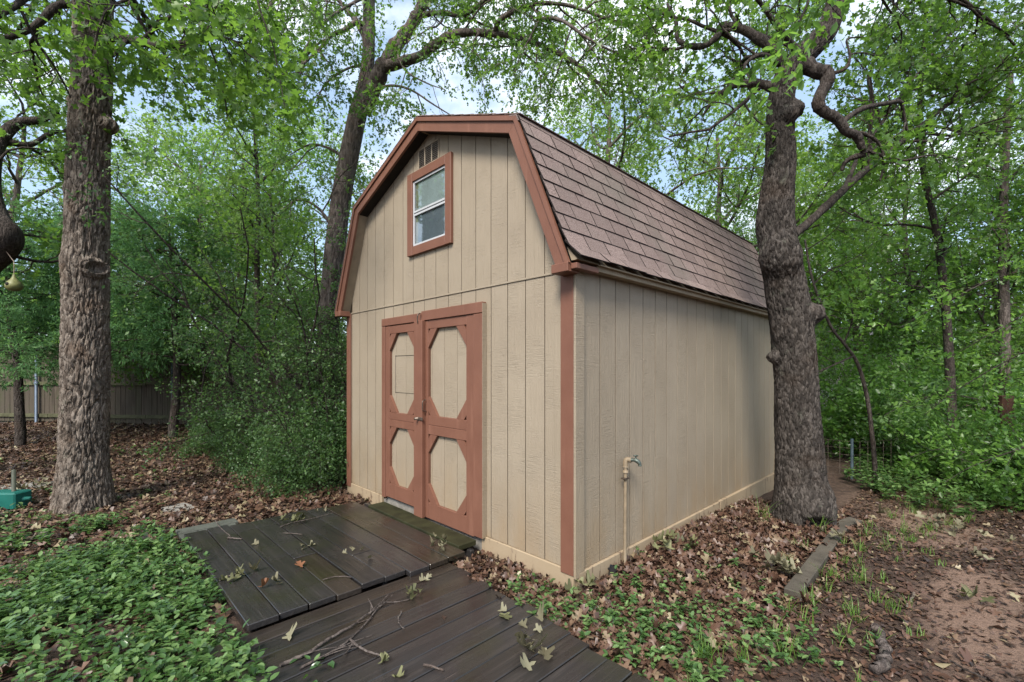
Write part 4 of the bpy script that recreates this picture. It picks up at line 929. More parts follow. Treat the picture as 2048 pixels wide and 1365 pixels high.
for lab, px, dep, rz, sc in (('feathery dark green juniper right of the big left trunk', 345, 9.6, .4, .95), ('feathery juniper at the far left edge before the fence', 40, 8.8, 2.0, .92), ('feathery juniper directly behind the big left trunk', 195, 10.0, 4.1, .98)):
    x_, y_ = PD(px, dep); put(jA, 'juniper_tree', lab, 'tree', x_, y_, rz, sc, 'junipers before the board fence')

# ------------------------------------------------------------------ shrubs
def shrub_proto(seed, H, spread_, nst, lf, size, per, mat, tm=DIAM, lean=.35, rad=.016, wood='bark_d', lowfill=True):
    G = Grow(seed); r = G.r
    for k in range(nst):
        a = k * 2.4 + r.gauss(0, .4); p = Vector((math.cos(a) * .10 * r.random(), math.sin(a) * .10 * r.random(), -.08)); ln = lean * r.uniform(.3, 1.4)
        d = Vector((math.cos(a) * ln, math.sin(a) * ln, 1)).normalized(); ch = G.path(p, d, H * r.uniform(.5, 1.25), 9, .16, .0); rr = rad * r.uniform(.6, 1.2)
        G.tubes[5].append((np.array(ch), np.linspace(rr, rr * .3, 10))); G.sprout(ch, rr, rr * .3, cfg3(spread_ * .55, spread_ * .30, .20, lf[0], lf[1], lf[2], trop=(.0, -.03, -.06), r1=rr * .6, r2=.004, r3=.0022, ang=(62, 55, 50)), 0, .06 if lowfill else .3)
    V1, F1 = [], []; off = 0
    for sd_, ps in G.tubes.items():
        if ps: V, F = tube_arrays(ps, sd_, False); V1.append(V); F1.append(F + off); off += len(V)
    V, F, t = G.leafy(per, size, tm, spread=.04, tint=(.5, .24), up=.7)
    return fmesh('stems', np.vstack(V1), np.vstack(F1), M[wood], True), fmesh('foliage', V, F, M[mat], False, {'tint': t})
sA = shrub_proto(111, 4.4, 1.5, 8, (8, 5, 4), .056, 7, 'leaf_s', rad=.026, lean=.30)           # tall glossy shrub
sB = shrub_proto(112, 1.3, .95, 9, (7, 5, 5), .050, 7, 'leaf_s', lean=.8, rad=.010)           # low mound
sC = shrub_proto(113, 1.6, 1.1, 10, (6, 5, 4), .080, 6, 'leaf_b', lean=.6, rad=.010, tm=DIAM)  # bright understory
sD = shrub_proto(114, 2.9, 1.5, 7, (6, 5, 4), .080, 5, 'leaf_b', lean=.45, rad=.014, tm=DIAM)
shr = [(sA, 'tall glossy dark green shrub beside the left shed corner', 612, 6.9, .2, .98), (sA, 'tall airy shrub with arching stem left of the shed', 500, 7.8, 1.9, .92),
       (sA, 'dark tall shrub pressed against the left shed corner', 655, 7.0, 3.3, .85), (sA, 'shorter glossy shrub in front of the slender forked trunk', 620, 6.55, 5.1, .6),
       (sA, 'tall dark shrub hiding the foot of the slender forked trunk', 665, 6.9, .9, .95),
       (sB, 'low leafy mound spilling over leaves beside the shed corner', 590, 6.2, 1.2, .72), (sB, 'low dark green bush hugging the left shed corner', 658, 6.3, 2.9, .85), (sB, 'low bush in front of the fence beyond the leaf strewn yard', 430, 8.3, .6, .6),
       (sB, 'low spreading bush below the arching shrub stem', 500, 7.2, 4.5, .55),
       (sC, 'bright low bush at the near right edge under the post', 2110, 5.4, .7, .8), (sC, 'bright bush just in front of the dark wooden post', 1975, 6.1, 3.7, .55), (sC, 'round leafy bush right of the wire fence', 1880, 7.0, 2.5, .75),
       (sB, 'low dark bush under the wire fence', 1800, 8.0, 2.0, .9), (sD, 'tall leafy bush behind the wire fence post', 1690, 9.0, .1, 1.0), (sD, 'tall leafy bush behind the leaning sapling', 1790, 8.8, 3.2, 1.0),
       (sD, 'tall leafy bush behind the straight dark sapling', 1930, 9.2, 5.0, 1.05), (sD, 'tall leafy bush at the right edge of the thicket', 2080, 8.0, 1.4, 1.05), (sC, 'low bush deep behind the wire fence', 1740, 8.2, 5.2, 1.1),
       (sD, 'tall leafy bush filling the gap beyond the shed end', 1660, 11.5, 2.2, 1.15), (sD, 'tall leafy bush far back in the middle of the thicket', 1860, 12.0, 4.0, 1.2), (sD, 'tall leafy bush far back at the right edge', 2030, 12.0, 3.0, 1.2),
       (sC, 'low bush at the lower right frame edge', 2160, 6.3, 2.6, 1.1)]
for pr, lab, px, dep, rz, sc in shr:
    x_, y_ = PD(px, dep); put(pr, 'shrub', lab, 'shrub', x_, y_, rz, sc, 'shrubs round the yard', ('stems', 'foliage'))
# bush with forward-reaching bright sprays at the right edge
def spray(label, pts, seed, mat, size, tm, r0=.010, n=9):
    o = thing('overhanging_branch', label, 'branch', tuple(pts[0])); g = Grow(seed)
    q = catmull(pts, 6); g.tubes[5].append((q, np.linspace(r0, r0 * .3, len(q))))
    g.sprout(vec(q), r0, r0 * .3, [dict(n=n, L=.42, seg=4, jit=.14, trop=-.03, ang=48, rad=.004, sides=3, f0=.1), dict(n=5, L=.16, seg=3, jit=.15, trop=-.02, ang=45, rad=.002, sides=3)], 0, .1)
    g.wood('branches', M['bark_d'], o); g.crown('foliage', M[mat], o, 5, size, tm, spread=.025, up=1.4, tint=(.7, .2)); return o
spray('pale leafy spray reaching in from the right edge above the post', PX([(2160, 650, 4.6), (2080, 690, 4.7), (1990, 735, 4.9), (1900, 790, 5.1), (1850, 830, 5.2)]), 121, 'leaf_b', .062, OVAL)
spray('bright green leafy spray low at the right edge below the post', PX([(2180, 860, 4.4), (2100, 880, 4.5), (2020, 905, 4.7), (1940, 935, 4.9), (1890, 965, 5.0)]), 122, 'leaf_b', .065, OVAL)
spray('leafy spray crossing in front of the straight dark sapling', PX([(2140, 560, 5.4), (2060, 620, 5.5), (1960, 680, 5.6), (1890, 720, 5.8)]), 123, 'leaf_b', .060, OVAL)
spray('broad pale leaves hanging before the straight dark sapling', PX([(1980, 560, 6.2), (1920, 590, 6.2), (1860, 620, 6.2), (1800, 655, 6.2)]), 126, 'leaf_b', .085, OVAL)
spray('dark broad leaved spray over the low wire fence', PX([(1960, 800, 6.3), (1900, 790, 6.3), (1830, 800, 6.3), (1770, 830, 6.3)]), 127, 'leaf_s', .085, OVAL)
spray('low broad leaved spray right of the wire fence', PX([(1990, 930, 5.9), (1930, 905, 5.9), (1870, 900, 5.9), (1820, 915, 5.9)]), 128, 'leaf_b', .080, OVAL)
spray('large leaved green spray hanging over the top of the gnarled oak', PX([(1640, -60, 3.4), (1610, 20, 3.45), (1580, 80, 3.5), (1565, 130, 3.55)]), 124, 'leaf_b', .085, OVAL, n=5)
spray('large leaved drooping spray near the top left sky gap', PX([(500, -60, 4.2), (520, 20, 4.2), (545, 90, 4.2), (560, 160, 4.2), (570, 220, 4.2)]), 125, 'leaf', .095, OAK, n=7)

# ------------------------------------------------------------------ distant woodland: one mass nobody could count
r = np.random.default_rng(301); n = 90000
ang = r.uniform(math.radians(-75), math.radians(75), n); dep = r.uniform(20, 38, n); 
la = np.tan(ang * .86) * dep; zz = r.random(n) ** 1.15 * (7.2 + 1.6 * np.sin(la * .35) + 1.2 * np.sin(la * .9 + 1))
cl = vnoise(la * .45, zz * .55, dep * .4, 5); kp = (cl > -.25 + .055 * zz) | (zz < 2.6)
la, dep, zz = la[kp], dep[kp], zz[kp]; C = CAM * A(1, 1, 0) + la[:, None] * RT + dep[:, None] * FW + UP * zz[:, None]; n = len(C)
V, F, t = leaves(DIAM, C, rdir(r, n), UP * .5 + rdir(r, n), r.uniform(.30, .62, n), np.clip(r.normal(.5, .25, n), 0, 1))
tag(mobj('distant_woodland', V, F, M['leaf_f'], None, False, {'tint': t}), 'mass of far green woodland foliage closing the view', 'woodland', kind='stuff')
# ------------------------------------------------------------------ board fence at the back left
def m_fence():
    t = NT('weathered_fence_board'); p = t.pos(False); q = t.objoff(p)
    g_ = t.noise(t.map(q, (16, 16, 1.4)), 1., 5, .65, .5)
    c = t.ramp(g_, (.3, (.040, .031, .024)), (.6, (.085, .068, .053)), (.85, (.14, .116, .092)))
    c = t.mix(t.math('MULTIPLY', t.rnd(), .5), c, (.075, .066, .05)); c = t.mix(t.math('MULTIPLY', t.ramp(t.noise(p, 2.4, 4), (.5, 0), (.7, 1)), .5), c, (.06, .068, .032))
    return t.done(t.pbr(c, .85, t.bump(g_, .5, .008), .2))
M['fence'] = m_fence(); M['rail'] = m_simple('mossy_rail', (.085, .085, .048), .8, .2, var=.45, sc=6, bump=.4)
M['galv'] = m_simple('galvanised_post', (.11, .14, .19), .5, .4, .5, var=.2)
fa, fb = P(-260, HOR, 12.2), P(720, HOR, 10.6); fa[2] = fb[2] = 0; fd = unit(fb - fa); fn = A(fd[1], -fd[0], 0); fl = np.linalg.norm(fb - fa)
if np.dot(fn, CAM - fa) < 0: fn = -fn
fence = thing('board_fence', 'weathered brown board fence with mossy rails behind the left yard', 'fence', tuple((fa + fb) / 2))
rz_ = math.atan2(fd[1], fd[0]); R4 = np.random.default_rng(17)
k = 0; s_ = 0.
while s_ < fl:
    w_ = .142; q = fa + fd * (s_ + w_ / 2); zb = float(gh(q[0], q[1])) + .04; hgt = 1.96 + R4.uniform(-.02, .02)
    board('picket', q + UP * (zb + hgt / 2) - fn * R4.uniform(0, .006), (w_ - .004, .018, hgt), M['fence'], fence, (R4.normal(0, .003), R4.normal(0, .004), rz_), .002); s_ += w_ + R4.uniform(0, .006)
for zr in (.20, 1.02, 1.80):
    for k in range(5):
        a_, b_ = fa + fd * (fl * k / 5), fa + fd * (fl * (k + 1) / 5); m_ = (a_ + b_) / 2
        board('rail', m_ + fn * .032 + UP * (float(gh(m_[0], m_[1])) + zr + R4.normal(0, .012)), (fl / 5 - .01, .038, .088), M['rail'], fence, (0, R4.normal(0, .004), rz_), .003)
for px_ in (112, 383, -120, 640):
    t_ = ((px_ + 260) / 980); q = fa + fd * fl * t_ + fn * .085; z_ = float(gh(q[0], q[1])); tube('fence_post', [q + UP * (z_ - .1), q + UP * (z_ + 1.9)], .030, M['galv'], fence, 10)
    board('post_bracket', q + UP * (z_ + 1.02), (.11, .035, .05), M['galv'], fence, (0, 0, rz_), .003)

# ------------------------------------------------------------------ wire fence, dark post, far house on the right
M['tpost'] = m_simple('blue_grey_steel_post', (.035, .055, .07), .6, .4, .3, var=.4, sc=12)
wf = thing('wire_fence', 'low wire mesh fence with blue grey steel post in the thicket', 'fence', tuple(P(1704, 945, 7.0)))
b0, b1, b2 = P(1704, 948, 7.0), P(1842, 948, 7.3), P(1590, 930, 7.6)
for q, h_ in ((b0, .62), (b1, .58)): z_ = float(gh(q[0], q[1])); tube('fence_post', [A(q[0], q[1], z_ - .1), A(q[0], q[1], z_ + h_)], .022, M['tpost'], wf, 6)
for e0, e1 in ((b0, b1), (b2, b0)):
    for k in range(6):
        zz_ = [float(gh(e[0], e[1])) + .05 + k * .105 for e in (e0, e1)]; mid_ = (e0 + e1) / 2; tube('wire', catmull([A(e0[0], e0[1], zz_[0]), A(mid_[0], mid_[1], sum(zz_) / 2 - .02), A(e1[0], e1[1], zz_[1])], 4), .0028, M['steel'], wf, 4)
    nv = int(np.linalg.norm(e1 - e0) / .15)
    for k in range(1, nv): q = e0 + (e1 - e0) * k / nv; z_ = float(gh(q[0], q[1])); tube('wire', [A(q[0], q[1], z_ + .04), A(q[0], q[1], z_ + .565)], .0024, M['steel'], wf, 4)
M['darkpost'] = m_simple('dark_red_brown_post', (.055, .026, .018), .8, .25, var=.45, sc=10, bump=.8, bsc=30)
q = P(2011, 960, 6.7); z_ = float(gh(q[0], q[1]))
V, F = tube_arrays([(np.array([A(q[0], q[1], z_ - .1 + k * .17) + A(.006 * math.sin(k), .005 * math.cos(k * 2), 0) for k in range(9)]), np.full(9, .082))], 10)
tag(mobj('wooden_post', V, F, M['darkpost'], None, False), 'short thick dark red brown wooden post at right among leaves', 'post')
M['housewall'] = m_simple('pale_house_wall', (.55, .50, .45), .8, .2, var=.1); M['white'] = m_simple('white_paint', (.78, .78, .76), .6, .3, var=.05); M['redp'] = m_simple('red_paint', (.45, .03, .04), .5, .3, var=.1)
M['greyroof'] = m_simple('grey_roof', (.20, .19, .19), .9, .1, var=.2)
hq = P(1690, HOR, 19.0); hs = thing('neighbour_house', 'pale neighbouring house glimpsed through leaves right of the gnarled oak', 'house', (hq[0], hq[1], 0))
def hb(nm, lx, ly, lz, d, m, par=hs): return board(nm, hq * A(1, 1, 0) + RT * lx + FW * ly + UP * lz, d, m, par, (0, 0, TH), .01)
hb('wall', 0, 1.5, 1.2, (6.0, 3.0, 2.5), M['housewall']); 
rq = [hq * A(1, 1, 0) + RT * a_ + FW * b_ + UP * c_ for a_, b_, c_ in ((-3.4, -.4, 2.4), (3.4, -.4, 2.4), (3.4, 1.5, 3.6), (-3.4, 1.5, 3.6), (-3.4, 3.4, 2.4), (3.4, 3.4, 2.4))]
mobj('roof', np.array(rq), np.array([(0, 1, 2, 3), (3, 2, 5, 4), (4, 5, 1, 0)]), M['greyroof'], hs)
for lx in (-1.6, 1.2): wn_ = hb('window', lx, -.03, 1.35, (.9, .06, 1.0), M['white']); hb('pane', lx, -.075, 1.35, (.78, .02, .88), M['glass'], hs)
rf = thing('rail_fence', 'white post and rail fence glimpsed far right of the gnarled oak', 'fence', tuple(P(1680, HOR, 15.5) * A(1, 1, 0)))
for k in range(7): c_ = P(1600 + k * 32, HOR, 15.5) * A(1, 1, 0); board('post', c_ + UP * .55, (.09, .09, 1.1), M['white'], rf, (0, 0, TH), .005)
for zr in (.35, .70, 1.0): c_ = P(1696, HOR, 15.5) * A(1, 1, 0) - FW * .06; board('rail', c_ + UP * zr, (3.4, .03, .10), M['white'], rf, (0, 0, TH), .004)

# ------------------------------------------------------------------ ground litter
r = np.random.default_rng(401)
def scatter(n, x0, x1, y0, y1): return r.uniform(x0, x1, n), r.uniform(y0, y1, n)
def not_built(x, y):
    a_ = (x > -W - .02) & (x < .03) & (y > -.02) & (y < L)
    b_ = (x > -3.0) & (x < -.93) & (y > -1.86) & (y < -.05); c_ = (x > -.95) & (x < 1.9) & (y > -2.05) & (y < -.52); d_ = (x > -3.3) & (x < -2.9) & (y > -1.87) & (y < -1.36)
    return ~(a_ | b_ | c_ | d_)
def frame_ok(x, y, m=180): px_, py_, de = proj(np.stack([x, y, 0 * x], 1)); la_, dd_ = camxy(x, y); return (dd_ > .6) & (px_ > -m) & (px_ < 2048 + m) & (py_ < 1365 + m)
def inpoly(x, y, poly):
    r_ = np.zeros(len(x), bool); n_ = len(poly); j = n_ - 1
    for i_ in range(n_):
        xi, yi = poly[i_]; xj, yj = poly[j]; c_ = ((yi > y) != (yj > y)) & (x < (xj - xi) * (y - yi) / (yj - yi + 1e-12) + xi); r_ ^= c_; j = i_
    return r_
def GP(px, py, z=0.):
    d = FW + RT * (px - 1024) / FPX + UP * (HOR - py) / FPX; t_ = (z - CAM[2]) / d[2]; q = CAM + d * t_; return q[0], q[1]
vinca_poly = [GP(*p) for p in ((-900, 985), (0, 1035), (120, 1050), (210, 1042), (330, 1068), (372, 1088), (430, 1160), (505, 1245), (520, 1310), (585, 1375), (700, 1560), (-200, 1800), (-1600, 1400))]
def litter(name, x, y, tm, size, tint, lift, label, tilt=.35, curl=.5, mat='litter'):
    n = len(x); z = gh(x, y) + lift * r.random(n) + .003; C = np.stack([x, y, z], 1)
    ax = rdir(r, n) * A(1, 1, tilt); nm = UP + rdir(r, n) * tilt
    V, F, t = leaves(tm, C, ax, nm, size, tint, (r.normal(0, curl, n), r.normal(0, curl, n), r.normal(0, curl * .6, n)))
    return tag(mobj(name, V, F, M[mat], None, False, {'tint': t}), label, 'leaf litter', kind='stuff')
# thick bed between wall and timber, and the triangle at the near corner
x, y = scatter(19000, -1.0, 1.25, -.75, 3.6); k = not_built(x, y) & ((y > -.02) | (x < .9)) & (r.random(len(x)) < np.where((x > 0) & (y > 0), 1.0, .75)) & (np.hypot(x - .73, y - 2.84) > .26) & ~((np.abs(x - 1.085) < .07) & (y > 1.0) & (r.random(len(x)) > .06)) & ((x < 1.0) | (r.random(len(x)) < .35))
x, y = x[k], y[k]; litter('leaf_litter', x, y, OAK, r.uniform(.034, .086, len(x)), np.clip(r.choice([.15, .36, .5, .66, .9], len(x), p=[.18, .36, .24, .12, .10]) + r.normal(0, .08, len(x)), 0, 1), .035, 'thick wet red brown oak leaves heaped along the side wall', .30, .42)
# right path: small dark shreds, thin in the worn middle
x, y = scatter(95000, .9, 6.5, -1.6, 8.5); bare = np.clip(bare_at(x, y) * 1.25, 0, 1)
k = frame_ok(x, y) & not_built(x, y) & (r.random(len(x)) > bare * .80); x, y = x[k], y[k]
litter('leaf_shreds', x, y, DIAM, r.uniform(.014, .052, len(x)) * (1 + .7 * (r.random(len(x)) < .08)), np.clip(r.choice([.05, .25, .42, .6, .85], len(x), p=[.34, .32, .2, .09, .05]) + r.normal(0, .08, len(x)), 0, 1), .015, 'dark shredded dead leaves over the dirt path at right', .2, .4)
x, y = scatter(1100, .9, 5.0, -1.4, 7.5); k = frame_ok(x, y) & not_built(x, y); x, y = x[k], y[k]
litter('path_leaves', x, y, OAK, r.uniform(.045, .088, len(x)), np.clip(r.choice([.4, .66, .9], len(x), p=[.45, .3, .25]) + r.normal(0, .08, len(x)), 0, 1), .02, 'scattered whole tan oak leaves on the dirt path', .22, .45)
# left yard
x, y = scatter(120000, -15, -2.2, -11.5, 5.5); k = frame_ok(x, y) & not_built(x, y); x, y = x[k], y[k]
litter('yard_leaves', x, y, OAKLO, r.uniform(.04, .095, len(x)), np.clip(r.choice([.1, .33, .5, .72, .92], len(x), p=[.22, .26, .2, .18, .14]) + r.normal(0, .08, len(x)), 0, 1), .03, 'brown dead leaves carpeting the yard behind the left oak', .25, .4)
x, y = scatter(5000, -4.6, 1.0, -4.2, -.2); k = frame_ok(x, y) & not_built(x, y); x, y = x[k], y[k]
litter('under_leaves', x, y, OAK, r.uniform(.05, .11, len(x)), np.clip(r.choice([.1, .33, .5, .8], len(x), p=[.3, .35, .2, .15]) + r.normal(0, .08, len(x)), 0, 1), .03, 'dead leaves lying under the green vine groundcover', .22, .4)

# ------------------------------------------------------------------ vine groundcover
def vinca(name, x, y, label, hmax=.17, per=7, size=(.028, .062), tint=(.5, .3)):
    n = len(x); h_ = r.uniform(.25, 1., n) * hmax; z = gh(x, y); le = r.normal(0, .25, (n, 2)); i_ = np.repeat(np.arange(n), per); k = len(i_); f = r.uniform(.3, 1, k)
    C = np.stack([x[i_] + le[i_, 0] * h_[i_] * f, y[i_] + le[i_, 1] * h_[i_] * f, z[i_] + h_[i_] * f], 1); az = r.uniform(0, 6.283, k)
    ax = np.stack([np.cos(az), np.sin(az), r.normal(.12, .28, k)], 1); nm = UP + rdir(r, k) * .35; ct = np.clip(r.normal(tint[0], tint[1], n), 0, 1)
    V, F, t = leaves(OVAL, C, ax, nm, r.uniform(size[0], size[1], k), np.clip(ct[i_] * .6 + r.normal(.2, .17, k), 0, 1))
    stems = [(np.array([[x[j], y[j], z[j] - .01], [x[j] + le[j, 0] * h_[j], y[j] + le[j, 1] * h_[j], z[j] + h_[j]]]), np.array([.0018, .0012])) for j in range(0, n, 2)]
    V2, F2 = tube_arrays(stems, 3, False); F2 = np.vstack([F2[:, [0, 1, 2]], F2[:, [0, 2, 3]]])
    return tag(mobj(name, np.vstack([V, V2]), np.vstack([F, F2 + len(V)]), M['leaf_v'], None, False, {'tint': np.concatenate([t, np.full(len(V2), .4)])}), label, 'groundcover', kind='stuff')
x, y = scatter(40000, -7.5, 2.2, -5.5, -.8); px_, py_, de_ = proj(np.stack([x, y, 0 * x], 1))
edge = fbm(x * 2.2, y * 2.2, 0, 55, 3) * .30
k = inpoly(x + edge * .5, y + edge * .5, vinca_poly) & frame_ok(x, y, 120) & (fbm(x * 1.7, y * 1.7, 0, 61, 3) + .40 > r.random(len(x)) * .75)
k &= ~((x > -2.93) & (x < -.96) & (y > -1.80) & (y < 0)) & ~((x > -.93) & (x < 1.9) & (y > -1.90) & (y < -.4)); k &= np.hypot(x - lp[0][0], y - lp[0][1]) > .42
vinca('groundcover', x[k], y[k], 'dense glossy green vine groundcover at lower left')
pts_ = []
for (cx_, cy_, s_, n_) in ((.28, -.30, .16, 45), (.55, .25, .22, 60), (.75, -.25, .22, 75), (.35, -.05, .12, 25), (1.0, .15, .25, 55), (.95, -.5, .22, 70), (.05, -.42, .14, 35), (-.28, -.30, .10, 16), (-2.5, -2.05, .3, 60), (-1.2, -2.1, .2, 50), (1.35, .35, .2, 26), (.85, .9, .25, 30)):
    pts_.append(np.stack([r.normal(cx_, s_, n_), r.normal(cy_, s_, n_)], 1))
pts_ = np.vstack(pts_); k = not_built(pts_[:, 0], pts_[:, 1]); pts_ = pts_[k]
vinca('groundcover', pts_[:, 0], pts_[:, 1], 'scattered green vine shoots among leaves near the shed corner', .11, 7, (.026, .048), (.6, .2))
# low weeds along the foot of the thicket
x, y = scatter(2600, 0.6, 6.5, 4.6, 9.0); px_, py_, de_ = proj(np.stack([x, y, 0 * x], 1)); k = frame_ok(x, y) & (py_ < 985 + 40 * np.sin(px_ / 70) + np.clip(px_ - 1850, 0, 300) * .22) & (px_ > 1690); 
vinca('low_weeds', x[k], y[k], 'low green weeds along the foot of the right thicket', .30, 9, (.05, .085), (.65, .2))
x, y = scatter(420, -9.5, -3.9, -4.5, 3.0); k = frame_ok(x, y) & (fbm(x * .8, y * .8, 0, 91, 2) > .10); vinca('low_weeds', x[k], y[k], 'sparse green seedlings in the leafy yard at left', .12, 6, (.03, .06), (.7, .2))

# ------------------------------------------------------------------ grass tufts
tl = [(0.98, -.10, 34, .20), (1.12, .02, 22, .16), (1.25, .70, 20, .13), (1.22, 1.0, 26, .14), (1.24, 1.35, 20, .12), (1.20, 1.62, 30, .14), (1.23, 1.95, 18, .12), (1.3, 2.3, 22, .12), (1.42, 1.1, 22, .12), (1.50, 1.45, 26, .13), (1.40, 1.75, 20, .12), (1.45, .75, 18, .11), (.93, 2.0, 16, .14), (.92, 1.55, 16, .14), (.95, 2.55, 14, .2), (.50, 2.47, 8, .3), (.56, 2.46, 6, .28),
      (1.05, -.45, 30, .12), (1.18, -.62, 30, .12), (1.32, -.35, 26, .10), (1.28, .25, 22, .12), (1.15, .4, 22, .12), (2.6, 1.8, 20, .12), (2.75, 1.6, 18, .12), (1.5, 3.3, 26, .13), (1.65, 3.7, 24, .12), (1.35, 3.9, 24, .13), (1.5, 4.4, 24, .13), (1.8, 4.2, 22, .13), (1.3, 2.9, 22, .13), (1.75, 4.9, 24, .14), (1.2, 4.9, 20, .14), (1.55, 2.6, 16, .1), (-5.0, -2.86, 16, .13), (-4.95, -2.75, 12, .12)]
rr0 = np.random.default_rng(78)
for _ in range(46): a_ = rr0.uniform(1.15, 1.75); tl.append((a_ + rr0.normal(0, .1), rr0.uniform(.1, 5.5), rr0.integers(8, 20), rr0.uniform(.06, .12)))
GV, GF, GT, off = [], [], [], 0
for (cx_, cy_, nb_, hh_) in tl:
    for _ in range(int(nb_)):
        az = r.uniform(0, 6.283); L_ = hh_ * r.uniform(.5, 1.2); le = r.uniform(.15, .9); b_ = A(cx_ + r.normal(0, .025), cy_ + r.normal(0, .025), 0); b_[2] = float(gh(b_[0], b_[1])) - .005 if _ == 0 else zc_
        zc_ = b_[2]; dv = A(math.cos(az), math.sin(az), 0); sd_ = A(-dv[1], dv[0], 0) * .0024
        for j, (f, wv_) in enumerate(((0, 1.), (.4, .9), (.75, .6), (1., .08))):
            c_ = b_ + dv * (L_ * le * f ** 1.8) + UP * (L_ * (f - .35 * le * f ** 2)); GV += [c_ - sd_ * wv_, c_ + sd_ * wv_]
        for j in range(3): o_ = off + j * 2; GF.append((o_, o_ + 1, o_ + 3, o_ + 2))
        GT += [np.clip(r.normal(.55, .22), 0, 1)] * 8; off += 8
tag(mobj('grass', np.array(GV), np.array(GF), M['grass'], None, False, {'tint': np.array(GT)}), 'small tufts of bright grass along the timber and path', 'grass', kind='stuff')

# ------------------------------------------------------------------ single fallen leaves, sprigs and sticks
M['dryleaf'] = m_leaf('pale_dry_leaf', (.085, .075, .045), (.145, .132, .082), (.215, .20, .13), (.2, .19, .1), .12, .6, .3)
M['orangeleaf'] = m_leaf('orange_leaf', (.14, .06, .03), (.23, .105, .052), (.30, .165, .085), (.3, .16, .07), .15, .6, .3)
M['olive'] = m_leaf('olive_leaf', (.06, .062, .028), (.11, .112, .052), (.17, .17, .085), (.18, .2, .07), .15, .6, .3)
def fallen(label, px, py, z, n, size, mat, seed, spr=.02, name='fallen_leaf', cat='leaf', lift=.012, group=None):
    x_, y_ = GP(px, py, z); rr = np.random.default_rng(seed); par = thing(name, label, cat, (x_, y_, z), group) if n > 1 else None
    for k in range(n):
        C = A(x_ + rr.normal(0, spr), y_ + rr.normal(0, spr), z + .004 + rr.random() * lift * (1 if n > 1 else .3))[None]
        az = rr.uniform(0, 6.283); ax = A(math.cos(az), math.sin(az), rr.normal(.04, .10 if n > 1 else .03))[None]; nm = UP + rdir(rr, 1) * (.45 if n > 1 else .2)
        V, F, t = leaves(OAK if mat != 'leaf_v' else OVAL, C, ax, nm, A(size * rr.uniform(.75, 1.2)), A(rr.random()), (A(rr.normal(.35, .4)), A(rr.normal(.5, .5)), A(rr.normal(0, .5))))
        V[:, 2] = np.maximum(V[:, 2], z + .0015)
        o = mobj('leaf' if par else name, V, F, M[mat], par, False, {'tint': t})
    return par or tag(o, label, cat, group)
def stick(label, px_pts, z, r0, r1, seed, name='fallen_twig', mat='bark_m', forks=0, lift=0.):
    rr = np.random.default_rng(seed); pts = []
    for i_, q_ in enumerate(px_pts):
        x_, y_ = GP(q_[0], q_[1], z); pts.append(A(x_, y_, z + r0 * 1.05 + .003 + (q_[2] if len(q_) > 2 else 0) + lift))
    c_ = catmull(pts, 5); c_ = c_ + rr.normal(0, r0 * .35, c_.shape) * A(1, 1, .3); ps = [(c_, np.linspace(r0, r1, len(c_)) * rr.uniform(.96, 1.05, len(c_)))]
    for k in range(forks):
        i_ = rr.integers(2, len(c_) - 2); d_ = unit(c_[i_ + 1] - c_[i_ - 1]); sd_ = unit(np.cross(d_, UP)) * rr.choice([-1, 1]); e_ = c_[i_] + d_ * rr.uniform(.08, .25) + sd_ * rr.uniform(.04, .12) + UP * rr.uniform(0, .02); m_ = (c_[i_] + e_) / 2 + rdir(rr, 1)[0] * .012
        m_[2] = max(m_[2], z + .006); e_[2] = max(e_[2], z + .006); ps.append((catmull([c_[i_], m_, e_], 4), np.linspace(r1 * 1.1, r1 * .4, 9)))
    V, F = tube_arrays(ps, 7); return tag(mobj(name, V, F, M[mat], None, True), label, 'stick')
ZA, ZB = .107, .064
fallen('big pale clump of dry oak leaves on the near boardwalk', 1085, 1302, ZB, 9, .105, 'dryleaf', 501, .045, 'leaf_clump', 'leaf clump', .05)
fallen('single pale leaf beside the big clump near the boardwalk edge', 1055, 1262, ZB, 2, .085, 'dryleaf', 502, .02)
fallen('yellow olive leaf clump at the tip of the thin twig', 832, 1192, ZB, 6, .065, 'olive', 503, .022, 'leaf_clump', 'leaf clump', .035)
fallen('small pale leaf pair near the boardwalk top corner', 857, 1161, ZB, 3, .055, 'dryleaf', 504, .03)
fallen('pale green sprig on the platform corner by the shed', 882, 1092, ZA, 9, .06, 'dryleaf', 505, .04, 'leaf_clump', 'leaf clump', .04)
fallen('long olive sprig of leaves across the back of the platform', 588, 1040, ZA, 10, .075, 'olive', 506, .07, 'leaf_clump', 'leaf clump', .03)
fallen('bright orange leaf lying in the middle of the platform', 597, 1141, ZA, 1, .085, 'orangeleaf', 507)
fallen('orange brown leaf near the left platform edge', 520, 1173, ZA, 1, .085, 'orangeleaf', 508)
fallen('pale leaf beside the orange brown leaf on the platform', 552, 1168, ZA, 2, .065, 'dryleaf', 509, .03)
fallen('olive and pale sprig at the left platform edge', 478, 1160, ZA, 6, .075, 'olive', 510, .04, 'leaf_clump', 'leaf clump', .03)
fallen('pale curled leaf on the left platform plank', 519, 1137, ZA, 1, .085, 'dryleaf', 511)
fallen('small pale green leaf on the back left platform', 506, 1089, ZA, 1, .075, 'dryleaf', 512)
fallen('pale forked leaf on the middle of the wet planks', 600, 1095, ZA, 3, .06, 'dryleaf', 513, .03)
fallen('pale leaf next to the shiny wet patch', 709, 1105, ZA, 3, .055, 'dryleaf', 514, .025)
fallen('small pale leaf nearest the boardwalk joint on the platform', 745, 1118, ZA, 2, .05, 'dryleaf', 515, .015)
fallen('pale leaf lying on the left side of the boardwalk', 572, 1282, ZB, 1, .085, 'dryleaf', 516)
fallen('pale leaf at the right end of a boardwalk plank', 995, 1226, ZB, 1, .07, 'dryleaf', 517)
